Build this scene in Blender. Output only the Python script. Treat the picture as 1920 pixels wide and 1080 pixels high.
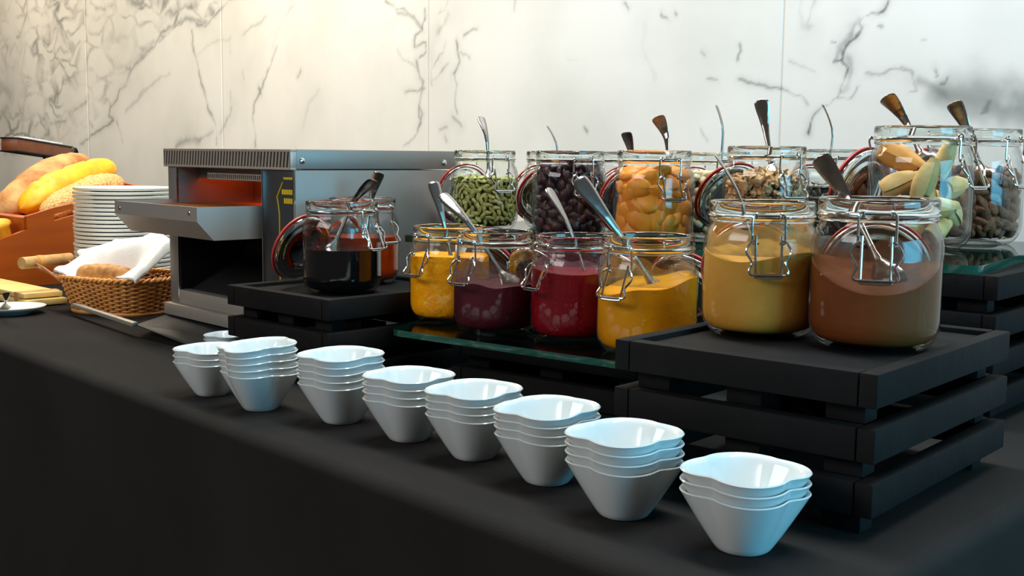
import bpy, bmesh, math, random
import numpy as np
from mathutils import Vector, Matrix
random.seed(7); RNG = np.random.default_rng(7)
for o in list(bpy.data.objects): bpy.data.objects.remove(o)
SC = bpy.context.scene
COL = SC.collection
T = 0.90                      # table-top height above the floor

# ------------------------------------------------------------------ camera
F = 2150.0; CX, CY = 960.0, 540.0; H = 0.3035
YAW = math.radians(47.2); PITCH = math.atan(249.0 / F); ROLL = math.radians(0.62)
fwd = np.array([-math.sin(YAW) * math.cos(PITCH), math.cos(YAW) * math.cos(PITCH), -math.sin(PITCH)])
r0 = np.array([math.cos(YAW), math.sin(YAW), 0.0]); u0 = np.cross(r0, fwd)
rgt = r0 * math.cos(ROLL) + u0 * math.sin(ROLL); upv = u0 * math.cos(ROLL) - r0 * math.sin(ROLL)
CAM = np.array([0, 0, H])
cd = bpy.data.cameras.new('camera'); cam = bpy.data.objects.new('camera', cd); COL.objects.link(cam)
cd.sensor_width = 36; cd.lens = 36 * F / 1920; cd.clip_start = 0.01
mw = Matrix.Identity(4)
for i in range(3):
    mw[i][0] = rgt[i]; mw[i][1] = upv[i]; mw[i][2] = -fwd[i]
mw[0][3], mw[1][3], mw[2][3] = 0, 0, T + H
cam.matrix_world = mw
SC.camera = cam

def ray(x, y): return fwd + rgt * (x - CX) / F - upv * (y - CY) / F
def at(x, y, z=0.0):                       # pixel -> point on the plane z (above the table top)
    d = ray(x, y); return CAM + d * ((z - H) / d[2])
def atY(x, y, Y):
    d = ray(x, y); return CAM + d * (Y / d[1])
def dep(x, d, z):                          # point at height z seen in column x at depth d
    y = 540.0
    for _ in range(30):
        p = CAM + ray(x, y) * d; y += (p[2] - z) * F / d
    return p
def pd(x, y, d): return CAM + ray(x, y) * d   # pixel at a depth

# ------------------------------------------------------------------ world, lights, exposure
w = bpy.data.worlds.new('world'); SC.world = w; w.use_nodes = True
w.node_tree.nodes['Background'].inputs[0].default_value = (0.62, 0.55, 0.50, 1)     # dim brownish room
w.node_tree.nodes['Background'].inputs[1].default_value = 0.16
def area(name, loc, aim, sx, sy, power, col):
    l = bpy.data.lights.new(name, 'AREA'); l.shape = 'RECTANGLE'; l.size = sx; l.size_y = sy
    l.energy = power; l.color = col
    o = bpy.data.objects.new(name, l); COL.objects.link(o); o.location = loc
    d = Vector(aim) - Vector(loc); o.rotation_euler = d.to_track_quat('-Z', 'Y').to_euler()
    return o
area('ceiling_light_main', (-0.7, 1.12, T + 2.1), (-0.7, 1.2, T), 2.0, 0.35, 64, (0.84, 0.95, 1.0))
area('ceiling_light_warm', (-2.8, 1.15, T + 1.8), (-2.8, 1.2, T), 1.3, 0.4, 42, (1.0, 0.86, 0.64))
area('ceiling_light_far', (-4.6, 1.2, T + 1.7), (-4.6, 1.4, T), 1.0, 0.4, 22, (1.0, 0.82, 0.58))
area('room_light', (-1.6, -2.2, T + 1.7), (-1.2, 1.0, T), 2.6, 1.0, 56, (0.98, 0.98, 0.97))
area('window_light', (2.2, 1.2, T + 0.65), (-0.8, 0.8, T + 0.05), 1.8, 1.2, 72, (0.13, 0.66, 1.0))
SC.view_settings.view_transform = 'Standard'; SC.view_settings.look = 'None'
SC.view_settings.gamma = 1.0; SC.view_settings.use_curve_mapping = False
SC.view_settings.exposure = 0.0
SC.cycles.transparent_max_bounces = 64
SC.cycles.max_bounces = 10; SC.cycles.diffuse_bounces = 3; SC.cycles.glossy_bounces = 5
SC.cycles.caustics_reflective = False; SC.cycles.caustics_refractive = False
SC.cycles.sample_clamp_indirect = 4.0
SC.cycles.use_denoising = True

# ------------------------------------------------------------------ materials
def lin(c):
    return tuple((x / 12.92 if x <= 0.04045 else ((x + 0.055) / 1.055) ** 2.4) for x in c)
def rgb(r, g, b): return lin((r / 255, g / 255, b / 255))
MATS = {}
def mat(name, col, rough=0.5, metal=0.0, noise=None, bump=0.0, bscale=80.0, spec=0.5, sss=0.0, coat=0.0, rvar=0.0):
    """plain principled; noise=(scale, colour2, lo, hi) mixes in a second colour by a noise texture"""
    m = bpy.data.materials.new(name); m.use_nodes = True
    nt = m.node_tree; b = nt.nodes['Principled BSDF']
    b.inputs['Base Color'].default_value = (*col, 1)
    b.inputs['Roughness'].default_value = rough; b.inputs['Metallic'].default_value = metal
    b.inputs['Specular IOR Level'].default_value = spec
    if sss:
        b.inputs['Subsurface Weight'].default_value = sss
        b.inputs['Subsurface Radius'].default_value = (0.01, 0.006, 0.004); b.inputs['Subsurface Scale'].default_value = 1.0
    if coat: b.inputs['Coat Weight'].default_value = coat; b.inputs['Coat Roughness'].default_value = 0.08
    tc = nt.nodes.new('ShaderNodeTexCoord')
    if noise:
        n = nt.nodes.new('ShaderNodeTexNoise'); n.inputs['Scale'].default_value = noise[0]; n.inputs['Detail'].default_value = 4
        nt.links.new(tc.outputs['Object'], n.inputs['Vector'])
        r = nt.nodes.new('ShaderNodeValToRGB')
        r.color_ramp.elements[0].position = noise[2]; r.color_ramp.elements[0].color = (*col, 1)
        r.color_ramp.elements[1].position = noise[3]; r.color_ramp.elements[1].color = (*noise[1], 1)
        nt.links.new(n.outputs['Fac'], r.inputs['Fac']); nt.links.new(r.outputs['Color'], b.inputs['Base Color'])
    if bump:
        n2 = nt.nodes.new('ShaderNodeTexNoise'); n2.inputs['Scale'].default_value = bscale; n2.inputs['Detail'].default_value = 3
        nt.links.new(tc.outputs['Object'], n2.inputs['Vector'])
        bp = nt.nodes.new('ShaderNodeBump'); bp.inputs['Strength'].default_value = bump; bp.inputs['Distance'].default_value = 0.004
        nt.links.new(n2.outputs['Fac'], bp.inputs['Height']); nt.links.new(bp.outputs['Normal'], b.inputs['Normal'])
    if rvar:
        n3 = nt.nodes.new('ShaderNodeTexNoise'); n3.inputs['Scale'].default_value = 25
        mp = nt.nodes.new('ShaderNodeMapRange'); mp.inputs[3].default_value = rough - rvar; mp.inputs[4].default_value = rough + rvar
        nt.links.new(tc.outputs['Object'], n3.inputs['Vector']); nt.links.new(n3.outputs['Fac'], mp.inputs[0]); nt.links.new(mp.outputs[0], b.inputs['Roughness'])
    MATS[name] = m
    return m

def wood(name, c1, c2, axis=0, scale=6.0, rough=0.45, spec=0.4, bump=0.1):
    m = bpy.data.materials.new(name); m.use_nodes = True; nt = m.node_tree; b = nt.nodes['Principled BSDF']
    tc = nt.nodes.new('ShaderNodeTexCoord'); mp = nt.nodes.new('ShaderNodeMapping')
    s = [12 * scale] * 3; s[axis] = scale; mp.inputs['Scale'].default_value = s
    n = nt.nodes.new('ShaderNodeTexNoise'); n.inputs['Scale'].default_value = 1.0; n.inputs['Detail'].default_value = 5
    r = nt.nodes.new('ShaderNodeValToRGB')
    r.color_ramp.elements[0].position = 0.3; r.color_ramp.elements[0].color = (*c1, 1)
    r.color_ramp.elements[1].position = 0.72; r.color_ramp.elements[1].color = (*c2, 1)
    nt.links.new(tc.outputs['Object'], mp.inputs['Vector']); nt.links.new(mp.outputs['Vector'], n.inputs['Vector'])
    nt.links.new(n.outputs['Fac'], r.inputs['Fac']); nt.links.new(r.outputs['Color'], b.inputs['Base Color'])
    bp = nt.nodes.new('ShaderNodeBump'); bp.inputs['Strength'].default_value = bump; bp.inputs['Distance'].default_value = 0.002
    nt.links.new(n.outputs['Fac'], bp.inputs['Height']); nt.links.new(bp.outputs['Normal'], b.inputs['Normal'])
    b.inputs['Roughness'].default_value = rough; b.inputs['Specular IOR Level'].default_value = spec
    MATS[name] = m
    return m

def thin_glass(name, tint, edge, ior=1.5, rough=0.0):
    """clear wall of glass: Fresnel reflection over straight transmission, more tint where the wall is seen edge-on"""
    m = bpy.data.materials.new(name); m.use_nodes = True; nt = m.node_tree
    nt.nodes.remove(nt.nodes['Principled BSDF']); out = nt.nodes['Material Output']
    lw = nt.nodes.new('ShaderNodeLayerWeight'); lw.inputs['Blend'].default_value = 0.5
    rp = nt.nodes.new('ShaderNodeValToRGB')
    rp.color_ramp.elements[0].position = 0.42; rp.color_ramp.elements[0].color = (*tint, 1)
    rp.color_ramp.elements[1].position = 1.0; rp.color_ramp.elements[1].color = (*edge, 1)
    em = rp.color_ramp.elements.new(0.82); em.color = (*[t * .75 + e * .25 for t, e in zip(tint, edge)], 1)
    tr = nt.nodes.new('ShaderNodeBsdfTransparent'); gl = nt.nodes.new('ShaderNodeBsdfGlossy')
    gl.inputs['Roughness'].default_value = rough
    mx = nt.nodes.new('ShaderNodeMixShader')
    nt.links.new(lw.outputs['Facing'], rp.inputs['Fac']); nt.links.new(rp.outputs['Color'], tr.inputs['Color'])
    pw = nt.nodes.new('ShaderNodeMath'); pw.operation = 'POWER'; pw.inputs[1].default_value = 5.0      # Schlick's Fresnel, the same from both sides
    fm = nt.nodes.new('ShaderNodeMath'); fm.operation = 'MULTIPLY_ADD'; fm.inputs[1].default_value = 0.96; fm.inputs[2].default_value = 0.026
    nt.links.new(lw.outputs['Facing'], pw.inputs[0]); nt.links.new(pw.outputs[0], fm.inputs[0])
    nt.links.new(fm.outputs[0], mx.inputs['Fac']); nt.links.new(tr.outputs[0], mx.inputs[1]); nt.links.new(gl.outputs[0], mx.inputs[2])
    nt.links.new(mx.outputs[0], out.inputs['Surface'])
    MATS[name] = m
    return m

thin_glass('jar_glass', (0.982, 0.988, 0.984), (0.40, 0.44, 0.41))
def solid_glass(name, col, ior=1.46):
    m = bpy.data.materials.new(name); m.use_nodes = True; nt = m.node_tree
    nt.nodes.remove(nt.nodes['Principled BSDF']); gl = nt.nodes.new('ShaderNodeBsdfGlass')
    gl.inputs['Color'].default_value = (*col, 1); gl.inputs['IOR'].default_value = ior; gl.inputs['Roughness'].default_value = 0.01
    nt.links.new(gl.outputs[0], nt.nodes['Material Output'].inputs['Surface']); MATS[name] = m
solid_glass('rim_glass', (0.95, 0.965, 0.955)); solid_glass('lid_glass', (0.95, 0.965, 0.955))
thin_glass('shelf_glass', (0.80, 0.90, 0.87), (0.25, 0.48, 0.40))
mat('shelf_edge', rgb(10, 66, 54), 0.06, coat=0.5, noise=(9, rgb(14, 88, 72), 0.35, 0.7))
mat('steel', rgb(170, 164, 156), 0.40, 0.5, rvar=0.05)
mat('steel_dark', rgb(132, 127, 121), 0.45, 0.5, rvar=0.05)
mat('slat_steel', rgb(158, 148, 136), 0.5, 0.15)
mat('chrome', rgb(205, 205, 203), 0.14, 1.0)
mat('spoon_steel', rgb(160, 150, 142), 0.2, 1.0)
mat('black_wood', rgb(23, 22, 22), 0.72, noise=(14, rgb(31, 29, 28), 0.4, 0.75), bump=0.2, bscale=60, spec=0.08)
mat('black_cloth', rgb(32, 30, 29), 0.95, noise=(5, rgb(37, 35, 33), 0.35, 0.7), bump=0.25, bscale=900, spec=0.12)
mat('porcelain', rgb(208, 215, 215), 0.16, spec=0.5, coat=0.3)
mat('plate_white', rgb(222, 224, 216), 0.2, spec=0.5)
mat('napkin_white', rgb(240, 238, 232), 0.9, bump=0.15, bscale=400, spec=0.1)
mat('rubber_red', rgb(196, 52, 42), 0.45)
mat('wicker', rgb(228, 158, 78), 0.45, noise=(40, rgb(204, 128, 54), 0.35, 0.7), spec=0.5)
mat('wicker_dark', rgb(150, 88, 34), 0.6)
mat('handle_wood', rgb(205, 160, 96), 0.45, noise=(30, rgb(160, 104, 52), 0.4, 0.7))
wood('box_wood', rgb(152, 66, 4), rgb(174, 82, 10), 1, 3.0, 0.4)
wood('board_wood', rgb(216, 178, 98), rgb(232, 200, 128), 1, 3.0, 0.5)
wood('shelf_wood', rgb(104, 52, 22), rgb(126, 66, 30), 0, 4.0, 0.4)
mat('black_metal', rgb(24, 22, 22), 0.45, 0.6)
mat('inside_shade', rgb(12, 12, 13), 0.6)  # near-black colour painted in for the shade inside the toaster
mat('yellow_print', rgb(226, 190, 20), 0.5)
mat('panel_grey', rgb(74, 76, 78), 0.4, 0.7)
mat('crust_yellow', rgb(252, 178, 14), 0.5, noise=(22, rgb(236, 134, 8), 0.5, 0.8), bump=0.3, bscale=60)
mat('crust_brown', rgb(206, 158, 98), 0.7, noise=(16, rgb(158, 98, 44), 0.42, 0.66), bump=0.5, bscale=70)
mat('crust_seed', rgb(228, 184, 114), 0.7, noise=(330, rgb(182, 126, 66), 0.48, 0.6), bump=0.9, bscale=170)
mat('roll_crust', rgb(190, 132, 62), 0.6, noise=(60, rgb(130, 78, 30), 0.45, 0.7), bump=0.3)
mat('muffin', rgb(238, 168, 30), 0.6, noise=(40, rgb(222, 130, 16), 0.45, 0.7), bump=0.3)
mat('paper_white', rgb(230, 230, 235), 0.8)

# ------------------------------------------------------------------ mesh helpers
class G:
    def __init__(s): s.v = []; s.f = []; s.m = []; s.n = 0; s.sm = []
    def add(s, v, f, mi=0, smooth=True):
        v = np.asarray(v, float).reshape(-1, 3)
        s.v.append(v); s.f += [tuple(i + s.n for i in q) for q in f]
        s.m += [mi] * len(f); s.sm += [smooth] * len(f); s.n += len(v); return s
    def box(s, c, size, rz=0.0, bev=0.0, mi=0, R=None):
        hx, hy, hz = [q / 2 for q in size]
        bm = bmesh.new(); bmesh.ops.create_cube(bm, size=1.0)
        for vv in bm.verts: vv.co = Vector((vv.co.x * size[0], vv.co.y * size[1], vv.co.z * size[2]))
        if bev: bmesh.ops.bevel(bm, geom=bm.edges[:], offset=bev, segments=2, affect='EDGES', profile=0.5)
        M = R if R is not None else Matrix.Rotation(rz, 3, 'Z')
        bm.verts.index_update()
        v = [list(M @ vv.co + Vector(c)) for vv in bm.verts]
        f = [[q.index for q in ff.verts] for ff in bm.faces]; bm.free()
        return s.add(v, f, mi, False)
    def lathe(s, prof, seg=48, c=(0, 0, 0), mi=0, rfun=None):
        prof = np.asarray(prof, float); n = len(prof)
        th = np.arange(seg) * 2 * math.pi / seg
        vs = np.zeros((n, seg, 3))
        for i, (r, z) in enumerate(prof):
            rr = np.full(seg, r) if rfun is None else rfun(r, i, th)
            vs[i, :, 0] = rr * np.cos(th) + c[0]; vs[i, :, 1] = rr * np.sin(th) + c[1]; vs[i, :, 2] = z + c[2]
        f = [(i * seg + j, i * seg + (j + 1) % seg, (i + 1) * seg + (j + 1) % seg, (i + 1) * seg + j) for i in range(n - 1) for j in range(seg)]
        return s.add(vs.reshape(-1, 3), f, mi)
    def tube(s, pts, r, seg=8, closed=False, mi=0, caps=True):
        P = np.asarray(pts, float); n = len(P)
        rr = np.full(n, r) if np.isscalar(r) else np.asarray(r, float)
        tan = np.roll(P, -1, 0) - np.roll(P, 1, 0)
        if not closed: tan[0] = P[1] - P[0]; tan[-1] = P[-1] - P[-2]
        tan /= np.linalg.norm(tan, axis=1)[:, None] + 1e-12
        ref = np.array([0, 0, 1.0]) if abs(tan[0][2]) < 0.9 else np.array([1.0, 0, 0])
        nrm = np.cross(tan[0], ref); nrm /= np.linalg.norm(nrm)
        vs = np.zeros((n, seg, 3)); a = np.arange(seg) * 2 * math.pi / seg
        for i in range(n):
            nrm = nrm - tan[i] * (nrm @ tan[i]); nrm /= np.linalg.norm(nrm) + 1e-12
            bi = np.cross(tan[i], nrm)
            vs[i] = P[i] + rr[i] * (np.cos(a)[:, None] * nrm + np.sin(a)[:, None] * bi)
        m = n if closed else n - 1
        f = [(i * seg + j, i * seg + (j + 1) % seg, ((i + 1) % n) * seg + (j + 1) % seg, ((i + 1) % n) * seg + j) for i in range(m) for j in range(seg)]
        if not closed and caps: f += [tuple(range(seg - 1, -1, -1)), tuple((n - 1) * seg + j for j in range(seg))]
        return s.add(vs.reshape(-1, 3), f, mi)
    def grid(s, vs, mi=0, wrapu=False, wrapv=False, smooth=True):
        a, b = vs.shape[:2]
        f = [(i * b + j, i * b + (j + 1) % b, ((i + 1) % a) * b + (j + 1) % b, ((i + 1) % a) * b + j)
             for i in range(a if wrapu else a - 1) for j in range(b if wrapv else b - 1)]
        return s.add(vs.reshape(-1, 3), f, mi, smooth)
    def prism(s, poly, z0, z1, mi_top=0, mi_side=0):
        n = len(poly)
        v = [(x, y, z0) for x, y in poly] + [(x, y, z1) for x, y in poly]
        s.add(v, [tuple(range(n - 1, -1, -1)), tuple(range(n, 2 * n))], mi_top, False)
        base = s.n - 2 * n
        for i in range(n):
            s.f.append((base + i, base + (i + 1) % n, base + n + (i + 1) % n, base + n + i)); s.m.append(mi_side); s.sm.append(False)
        return s
    def mesh(s, name, mats, sharp=40):
        me = bpy.data.meshes.new(name)
        V = np.concatenate(s.v) if s.v else np.zeros((0, 3))
        me.from_pydata(V.tolist(), [], s.f)
        for mm in ([mats] if isinstance(mats, str) else mats): me.materials.append(MATS[mm])
        me.polygons.foreach_set('material_index', s.m); me.polygons.foreach_set('use_smooth', s.sm)
        me.update()
        if sharp: me.set_sharp_from_angle(angle=math.radians(sharp))
        return me
    def build(s, name, mats, parent=None, sharp=40):
        o = bpy.data.objects.new(name, s.mesh(name, mats, sharp)); COL.objects.link(o)
        if parent is not None: o.parent = parent
        return o
def tag(o, label=None, cat=None, group=None, kind=None):
    if label: o['label'] = label
    if cat: o['category'] = cat
    if group: o['group'] = group
    if kind: o['kind'] = kind
    return o
def empty(name, loc, rz=0.0):
    o = bpy.data.objects.new(name, None); COL.objects.link(o); o.location = loc; o.rotation_euler = (0, 0, rz); o.empty_display_size = 0.02
    return o
def W(p): return (float(p[0]), float(p[1]), float(p[2]) + T)
def fix_normals(o):
    bm = bmesh.new(); bm.from_mesh(o.data); bmesh.ops.recalc_face_normals(bm, faces=bm.faces[:]); bm.to_mesh(o.data); bm.free(); return o
ORD = ['first', 'second', 'third', 'fourth', 'fifth', 'sixth', 'seventh', 'eighth', 'ninth', 'tenth']

def vnoise(x, y, seed=0):
    rs = np.random.default_rng(seed); tab = rs.random((257, 257))
    xi = np.floor(x).astype(int); yi = np.floor(y).astype(int); fx = x - xi; fy = y - yi
    fx = fx * fx * (3 - 2 * fx); fy = fy * fy * (3 - 2 * fy)
    a = tab[xi % 256, yi % 256]; b = tab[(xi + 1) % 256, yi % 256]; c = tab[xi % 256, (yi + 1) % 256]; d = tab[(xi + 1) % 256, (yi + 1) % 256]
    return (a * (1 - fx) + b * fx) * (1 - fy) + (c * (1 - fx) + d * fx) * fy
def fbm(x, y, seed=0, oct=4):
    s = 0; a = 0.5
    for k in range(oct): s = s + a * vnoise(x * 2 ** k + 17 * k, y * 2 ** k + 5 * k, seed + k); a *= 0.5
    return s / (1 - 0.5 ** oct)

# ------------------------------------------------------------------ the setting: floor, marble wall
WY = 1.80                                   # wall plane (distance from the camera along Y)
g = G(); g.box((-3.2, -0.6, -0.02), (9.0, 5.4, 0.04))
mat('floor_stone', rgb(92, 84, 76), 0.5, noise=(4, rgb(110, 100, 90), 0.35, 0.7))
tag(g.build('floor', 'floor_stone'), 'dark stone floor under the buffet', None, None, 'structure')

def marble_material():
    m = bpy.data.materials.new('marble'); m.use_nodes = True; nt = m.node_tree; b = nt.nodes['Principled BSDF']
    L = nt.links.new
    at_ = nt.nodes.new('ShaderNodeAttribute'); at_.attribute_name = 'vein'
    ac = nt.nodes.new('ShaderNodeAttribute'); ac.attribute_name = 'cloud'
    ab = nt.nodes.new('ShaderNodeAttribute'); ab.attribute_name = 'breccia'
    tc = nt.nodes.new('ShaderNodeTexCoord')
    nz = nt.nodes.new('ShaderNodeTexNoise'); nz.inputs['Scale'].default_value = 2.6; nz.inputs['Detail'].default_value = 6
    L(tc.outputs['Object'], nz.inputs['Vector'])
    base = nt.nodes.new('ShaderNodeValToRGB')
    base.color_ramp.elements[0].position = 0.36; base.color_ramp.elements[0].color = (*rgb(222, 222, 217), 1)
    base.color_ramp.elements[1].position = 0.58; base.color_ramp.elements[1].color = (*rgb(236, 236, 232), 1)
    L(nz.outputs['Fac'], base.inputs['Fac'])
    # breccia: warped cell edges, only where the attribute says so
    wv = nt.nodes.new('ShaderNodeTexNoise'); wv.inputs['Scale'].default_value = 7; wv.inputs['Detail'].default_value = 5
    L(tc.outputs['Object'], wv.inputs['Vector'])
    ma = nt.nodes.new('ShaderNodeVectorMath'); ma.operation = 'MULTIPLY_ADD'
    ma.inputs[1].default_value = (0.16, 0.16, 0.16)
    L(wv.outputs['Color'], ma.inputs[0]); L(tc.outputs['Object'], ma.inputs[2])
    mp = nt.nodes.new('ShaderNodeMapping'); mp.inputs['Rotation'].default_value = (0, math.radians(35), 0); mp.inputs['Scale'].default_value = (6.0, 1, 15.0)
    L(ma.outputs[0], mp.inputs['Vector'])
    vo = nt.nodes.new('ShaderNodeTexVoronoi'); vo.feature = 'DISTANCE_TO_EDGE'; vo.inputs['Scale'].default_value = 1.0
    L(mp.outputs['Vector'], vo.inputs['Vector'])
    vr = nt.nodes.new('ShaderNodeValToRGB')
    vr.color_ramp.elements[0].position = 0.0; vr.color_ramp.elements[0].color = (1, 1, 1, 1)
    vr.color_ramp.elements[1].position = 0.16; vr.color_ramp.elements[1].color = (0, 0, 0, 1)
    L(vo.outputs['Distance'], vr.inputs['Fac'])
    n2 = nt.nodes.new('ShaderNodeTexNoise'); n2.inputs['Scale'].default_value = 9; n2.inputs['Detail'].default_value = 3
    L(tc.outputs['Object'], n2.inputs['Vector'])
    rr = nt.nodes.new('ShaderNodeMapRange'); rr.inputs[1].default_value = 0.36; rr.inputs[2].default_value = 0.60
    L(n2.outputs['Fac'], rr.inputs[0])
    mu = nt.nodes.new('ShaderNodeMath'); mu.operation = 'MULTIPLY'; L(vr.outputs['Color'], mu.inputs[0]); L(ab.outputs['Fac'], mu.inputs[1])
    mu3 = nt.nodes.new('ShaderNodeMath'); mu3.operation = 'MULTIPLY'; mu3.inputs[1].default_value = .72; L(mu.outputs[0], mu3.inputs[0])
    mu2 = nt.nodes.new('ShaderNodeMath'); mu2.operation = 'MULTIPLY'; L(mu3.outputs[0], mu2.inputs[0]); L(rr.outputs[0], mu2.inputs[1])
    ad = nt.nodes.new('ShaderNodeMath'); ad.operation = 'MAXIMUM'; L(mu2.outputs[0], ad.inputs[0]); L(at_.outputs['Fac'], ad.inputs[1])
    c1 = nt.nodes.new('ShaderNodeMixRGB'); c1.inputs[2].default_value = (*rgb(150, 154, 150), 1)
    L(ac.outputs['Fac'], c1.inputs[0]); L(base.outputs['Color'], c1.inputs[1])
    c2 = nt.nodes.new('ShaderNodeMixRGB'); c2.inputs[2].default_value = (*rgb(88, 92, 93), 1)
    L(ad.outputs[0], c2.inputs[0]); L(c1.outputs['Color'], c2.inputs[1])
    L(c2.outputs['Color'], b.inputs['Base Color'])
    b.inputs['Roughness'].default_value = 0.22; b.inputs['Specular IOR Level'].default_value = 0.4
    MATS['marble'] = m
marble_material()
mat('grout', rgb(176, 174, 162), 0.8)

# veins traced over the photograph: (points px, width px, strength)
VEINS = [
 # big dark vein on the panel behind the walnut jar
 ([(1657,0),(1648,14),(1628,26),(1608,28),(1602,40),(1614,50),(1606,60),(1590,72),(1580,88),(1575,112),(1584,128),(1574,150),(1568,172),(1566,184),(1552,192),(1536,200),(1528,210),(1520,222),(1514,240),(1510,256)], 5, .9),
 ([(1602,30),(1590,66),(1574,86),(1562,108)], 13, .5), ([(1586,110),(1590,130),(1582,156),(1572,170)], 15, .42),
 ([(1575,90),(1576,110),(1566,110),(1556,110)], 3, .75), ([(1566,186),(1590,182),(1600,168),(1603,160)], 5, .55),
 ([(1383,150),(1408,154),(1440,160),(1464,163),(1482,170),(1500,182),(1514,196)], 4, .5),
 ([(1380,82),(1386,98),(1378,114)], 3, .6), ([(1475,114),(1500,124),(1526,132)], 3, .3),
 ([(1500,0),(1498,20),(1506,44),(1514,48)], 16, .28), ([(1525,0),(1516,30),(1510,46)], 6, .3),
 ([(1620,134),(1645,140),(1670,128),(1690,130),(1705,136)], 6, .38), ([(1680,122),(1696,134),(1712,150),(1716,166),(1700,170)], 4, .3),
 ([(1718,142),(1740,150),(1760,165),(1775,175)], 12, .3), ([(1752,116),(1758,126),(1754,132)], 5, .5), ([(1764,150),(1776,146),(1782,138)], 5, .5),
 ([(1838,212),(1850,204),(1856,192)], 4, .45), ([(1645,43),(1640,46)], 3, .5), ([(1724,73),(1732,74)], 3, .4), ([(1556,78),(1566,79)], 3, .5),
 ([(1312,100),(1322,104)], 4, .4), ([(1330,150),(1345,153)], 3, .35), ([(1312,240),(1322,262)], 3, .3),
 # the vein cluster behind the toaster's rear
 ([(722,0),(738,14),(760,18),(775,26),(788,42),(794,54),(800,36),(796,16)], 4, .55), ([(735,8),(748,26),(770,26),(792,50)], 7, .38),
 ([(794,54),(780,66),(778,84),(800,80),(800,96),(788,106)], 3, .45), ([(782,112),(786,140),(796,152),(790,170),(786,190),(790,214),(780,240)], 5, .5),
 ([(786,190),(784,214),(788,226),(779,242)], 3, .6), ([(760,172),(786,166),(796,162)], 4, .45), ([(779,245),(765,270),(755,275)], 3, .3),
 ([(840,0),(836,16),(822,22),(828,12)], 4, .4), ([(840,24),(832,42),(824,58)], 14, .3),
 ([(852,78),(856,96),(861,112),(858,130),(850,140)], 5, .72), ([(850,140),(858,160),(856,186),(860,210)], 3, .42), ([(866,66),(880,58),(892,54)], 3, .4),
 ([(838,80),(830,100),(818,118),(808,130),(812,150),(828,128),(840,118)], 5, .34), ([(812,112),(810,140),(812,156)], 3, .4),
 ([(852,219),(858,226),(866,234)], 6, .35), ([(822,240),(838,232)], 4, .3), ([(832,252),(836,264)], 5, .4), ([(745,90),(756,110),(780,122)], 3, .25),
 ([(1174,8),(1180,16)], 4, .5), ([(1242,22),(1254,34)], 3, .45), ([(1266,22),(1268,26)], 3, .5), ([(1096,246),(1104,250)], 3, .5), ([(1064,104),(1084,112)], 8, .14),
 ([(1210,40),(1200,90),(1230,140)], 10, .08), ([(964,0),(966,18)], 5, .25), ([(860,96),(880,108)], 3, .3),
 # long thin veins, left part
 ([(360,54),(362,84),(372,118),(382,166),(390,204),(404,230),(408,248),(407,272)], 4, .55), ([(432,206),(424,234),(414,248)], 11, .45),
 ([(332,276),(350,262),(376,262),(402,246)], 7, .38), ([(336,272),(352,264),(372,264)], 12, .26),
 ([(520,90),(504,132),(490,166),(476,196),(474,220),(480,250),(480,274)], 3.5, .5), ([(550,0),(535,26),(520,60),(512,92)], 6, .16),
 ([(432,170),(432,196)], 3, .25), ([(562,134),(558,144)], 4, .5), ([(486,166),(489,172)], 4, .6),
 ([(600,170),(580,196),(570,240)], 7, .12), ([(500,32),(470,52),(456,64)], 5, .22), ([(552,8),(540,20)], 5, .25), ([(430,72),(390,84),(370,106)], 4, .24),
 ([(455,130),(456,146)], 4, .22), ([(430,76),(432,100)], 3, .1), ([(320,140),(295,150),(278,160),(260,180)], 5, .2), ([(275,166),(258,188),(236,206)], 7, .22),
 # edge of the brecciated field
 ([(436,0),(414,16),(398,34),(388,48),(372,44),(362,36),(350,34),(338,42),(318,50),(304,58),(300,66),(288,84),(270,104),(254,122),(246,134),(240,150),(236,164),(222,172),(220,186),(208,204),(206,220),(214,228),(200,238),(184,246),(166,258),(150,268)], 4, .5),
 ([(220,228),(226,252),(230,268)], 3, .4), ([(346,34),(372,36),(388,42)], 9, .42), ([(306,58),(322,50),(344,36)], 8, .36),
 ([(236,132),(244,128),(240,150)], 10, .4), ([(80,220),(96,232),(120,228),(136,212),(150,200),(162,192)], 5, .5), ([(88,228),(92,250),(84,254)], 9, .42),
 ([(92,234),(74,226),(66,236)], 5, .36), ([(50,0),(50,30),(40,58),(32,72)], 5, .5), ([(20,100),(28,80),(36,100),(26,130)], 5, .4),
 ([(104,50),(116,62),(124,84),(130,92)], 8, .3), ([(246,2),(262,6),(268,0)], 12, .5), ([(170,4),(180,14),(196,16)], 8, .4), ([(108,12),(100,40),(102,62)], 4, .3),
 ([(84,190),(84,214),(96,228)], 8, .22), ([(108,184),(106,196)], 6, .4), ([(0,60),(14,90),(10,110)], 5, .3),
 ([(0,160),(20,176),(16,200),(4,210)], 14, .25), ([(166,228),(174,236)], 4, .4), ([(30,214),(44,220),(40,240)], 4, .3),
]
CLOUDS = [([(1770,170),(1820,182),(1880,206),(1990,215)], 44, .85), ([(1840,176),(1910,190),(2000,200)], 52, .8), ([(1700,140),(1760,160)], 22, .2),
          ([(1570,100),(1582,150)], 30, .22), ([(820,60),(800,140)], 34, .16), ([(160,20),(260,60),(330,30)], 60, .10), ([(330,274),(380,258)], 10, .2), ([(560,40),(540,120)], 40, .06), ([(1010,120),(1080,180)], 70, .05)]
BREC = [[(-80, -60), (440, -60), (400, 30), (330, 50), (250, 130), (220, 190), (140, 260), (60, 290), (-80, 300)]]
def wallpt(x, y):
    p = atY(x, y, WY); return np.array([p[0], p[2]])
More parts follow.
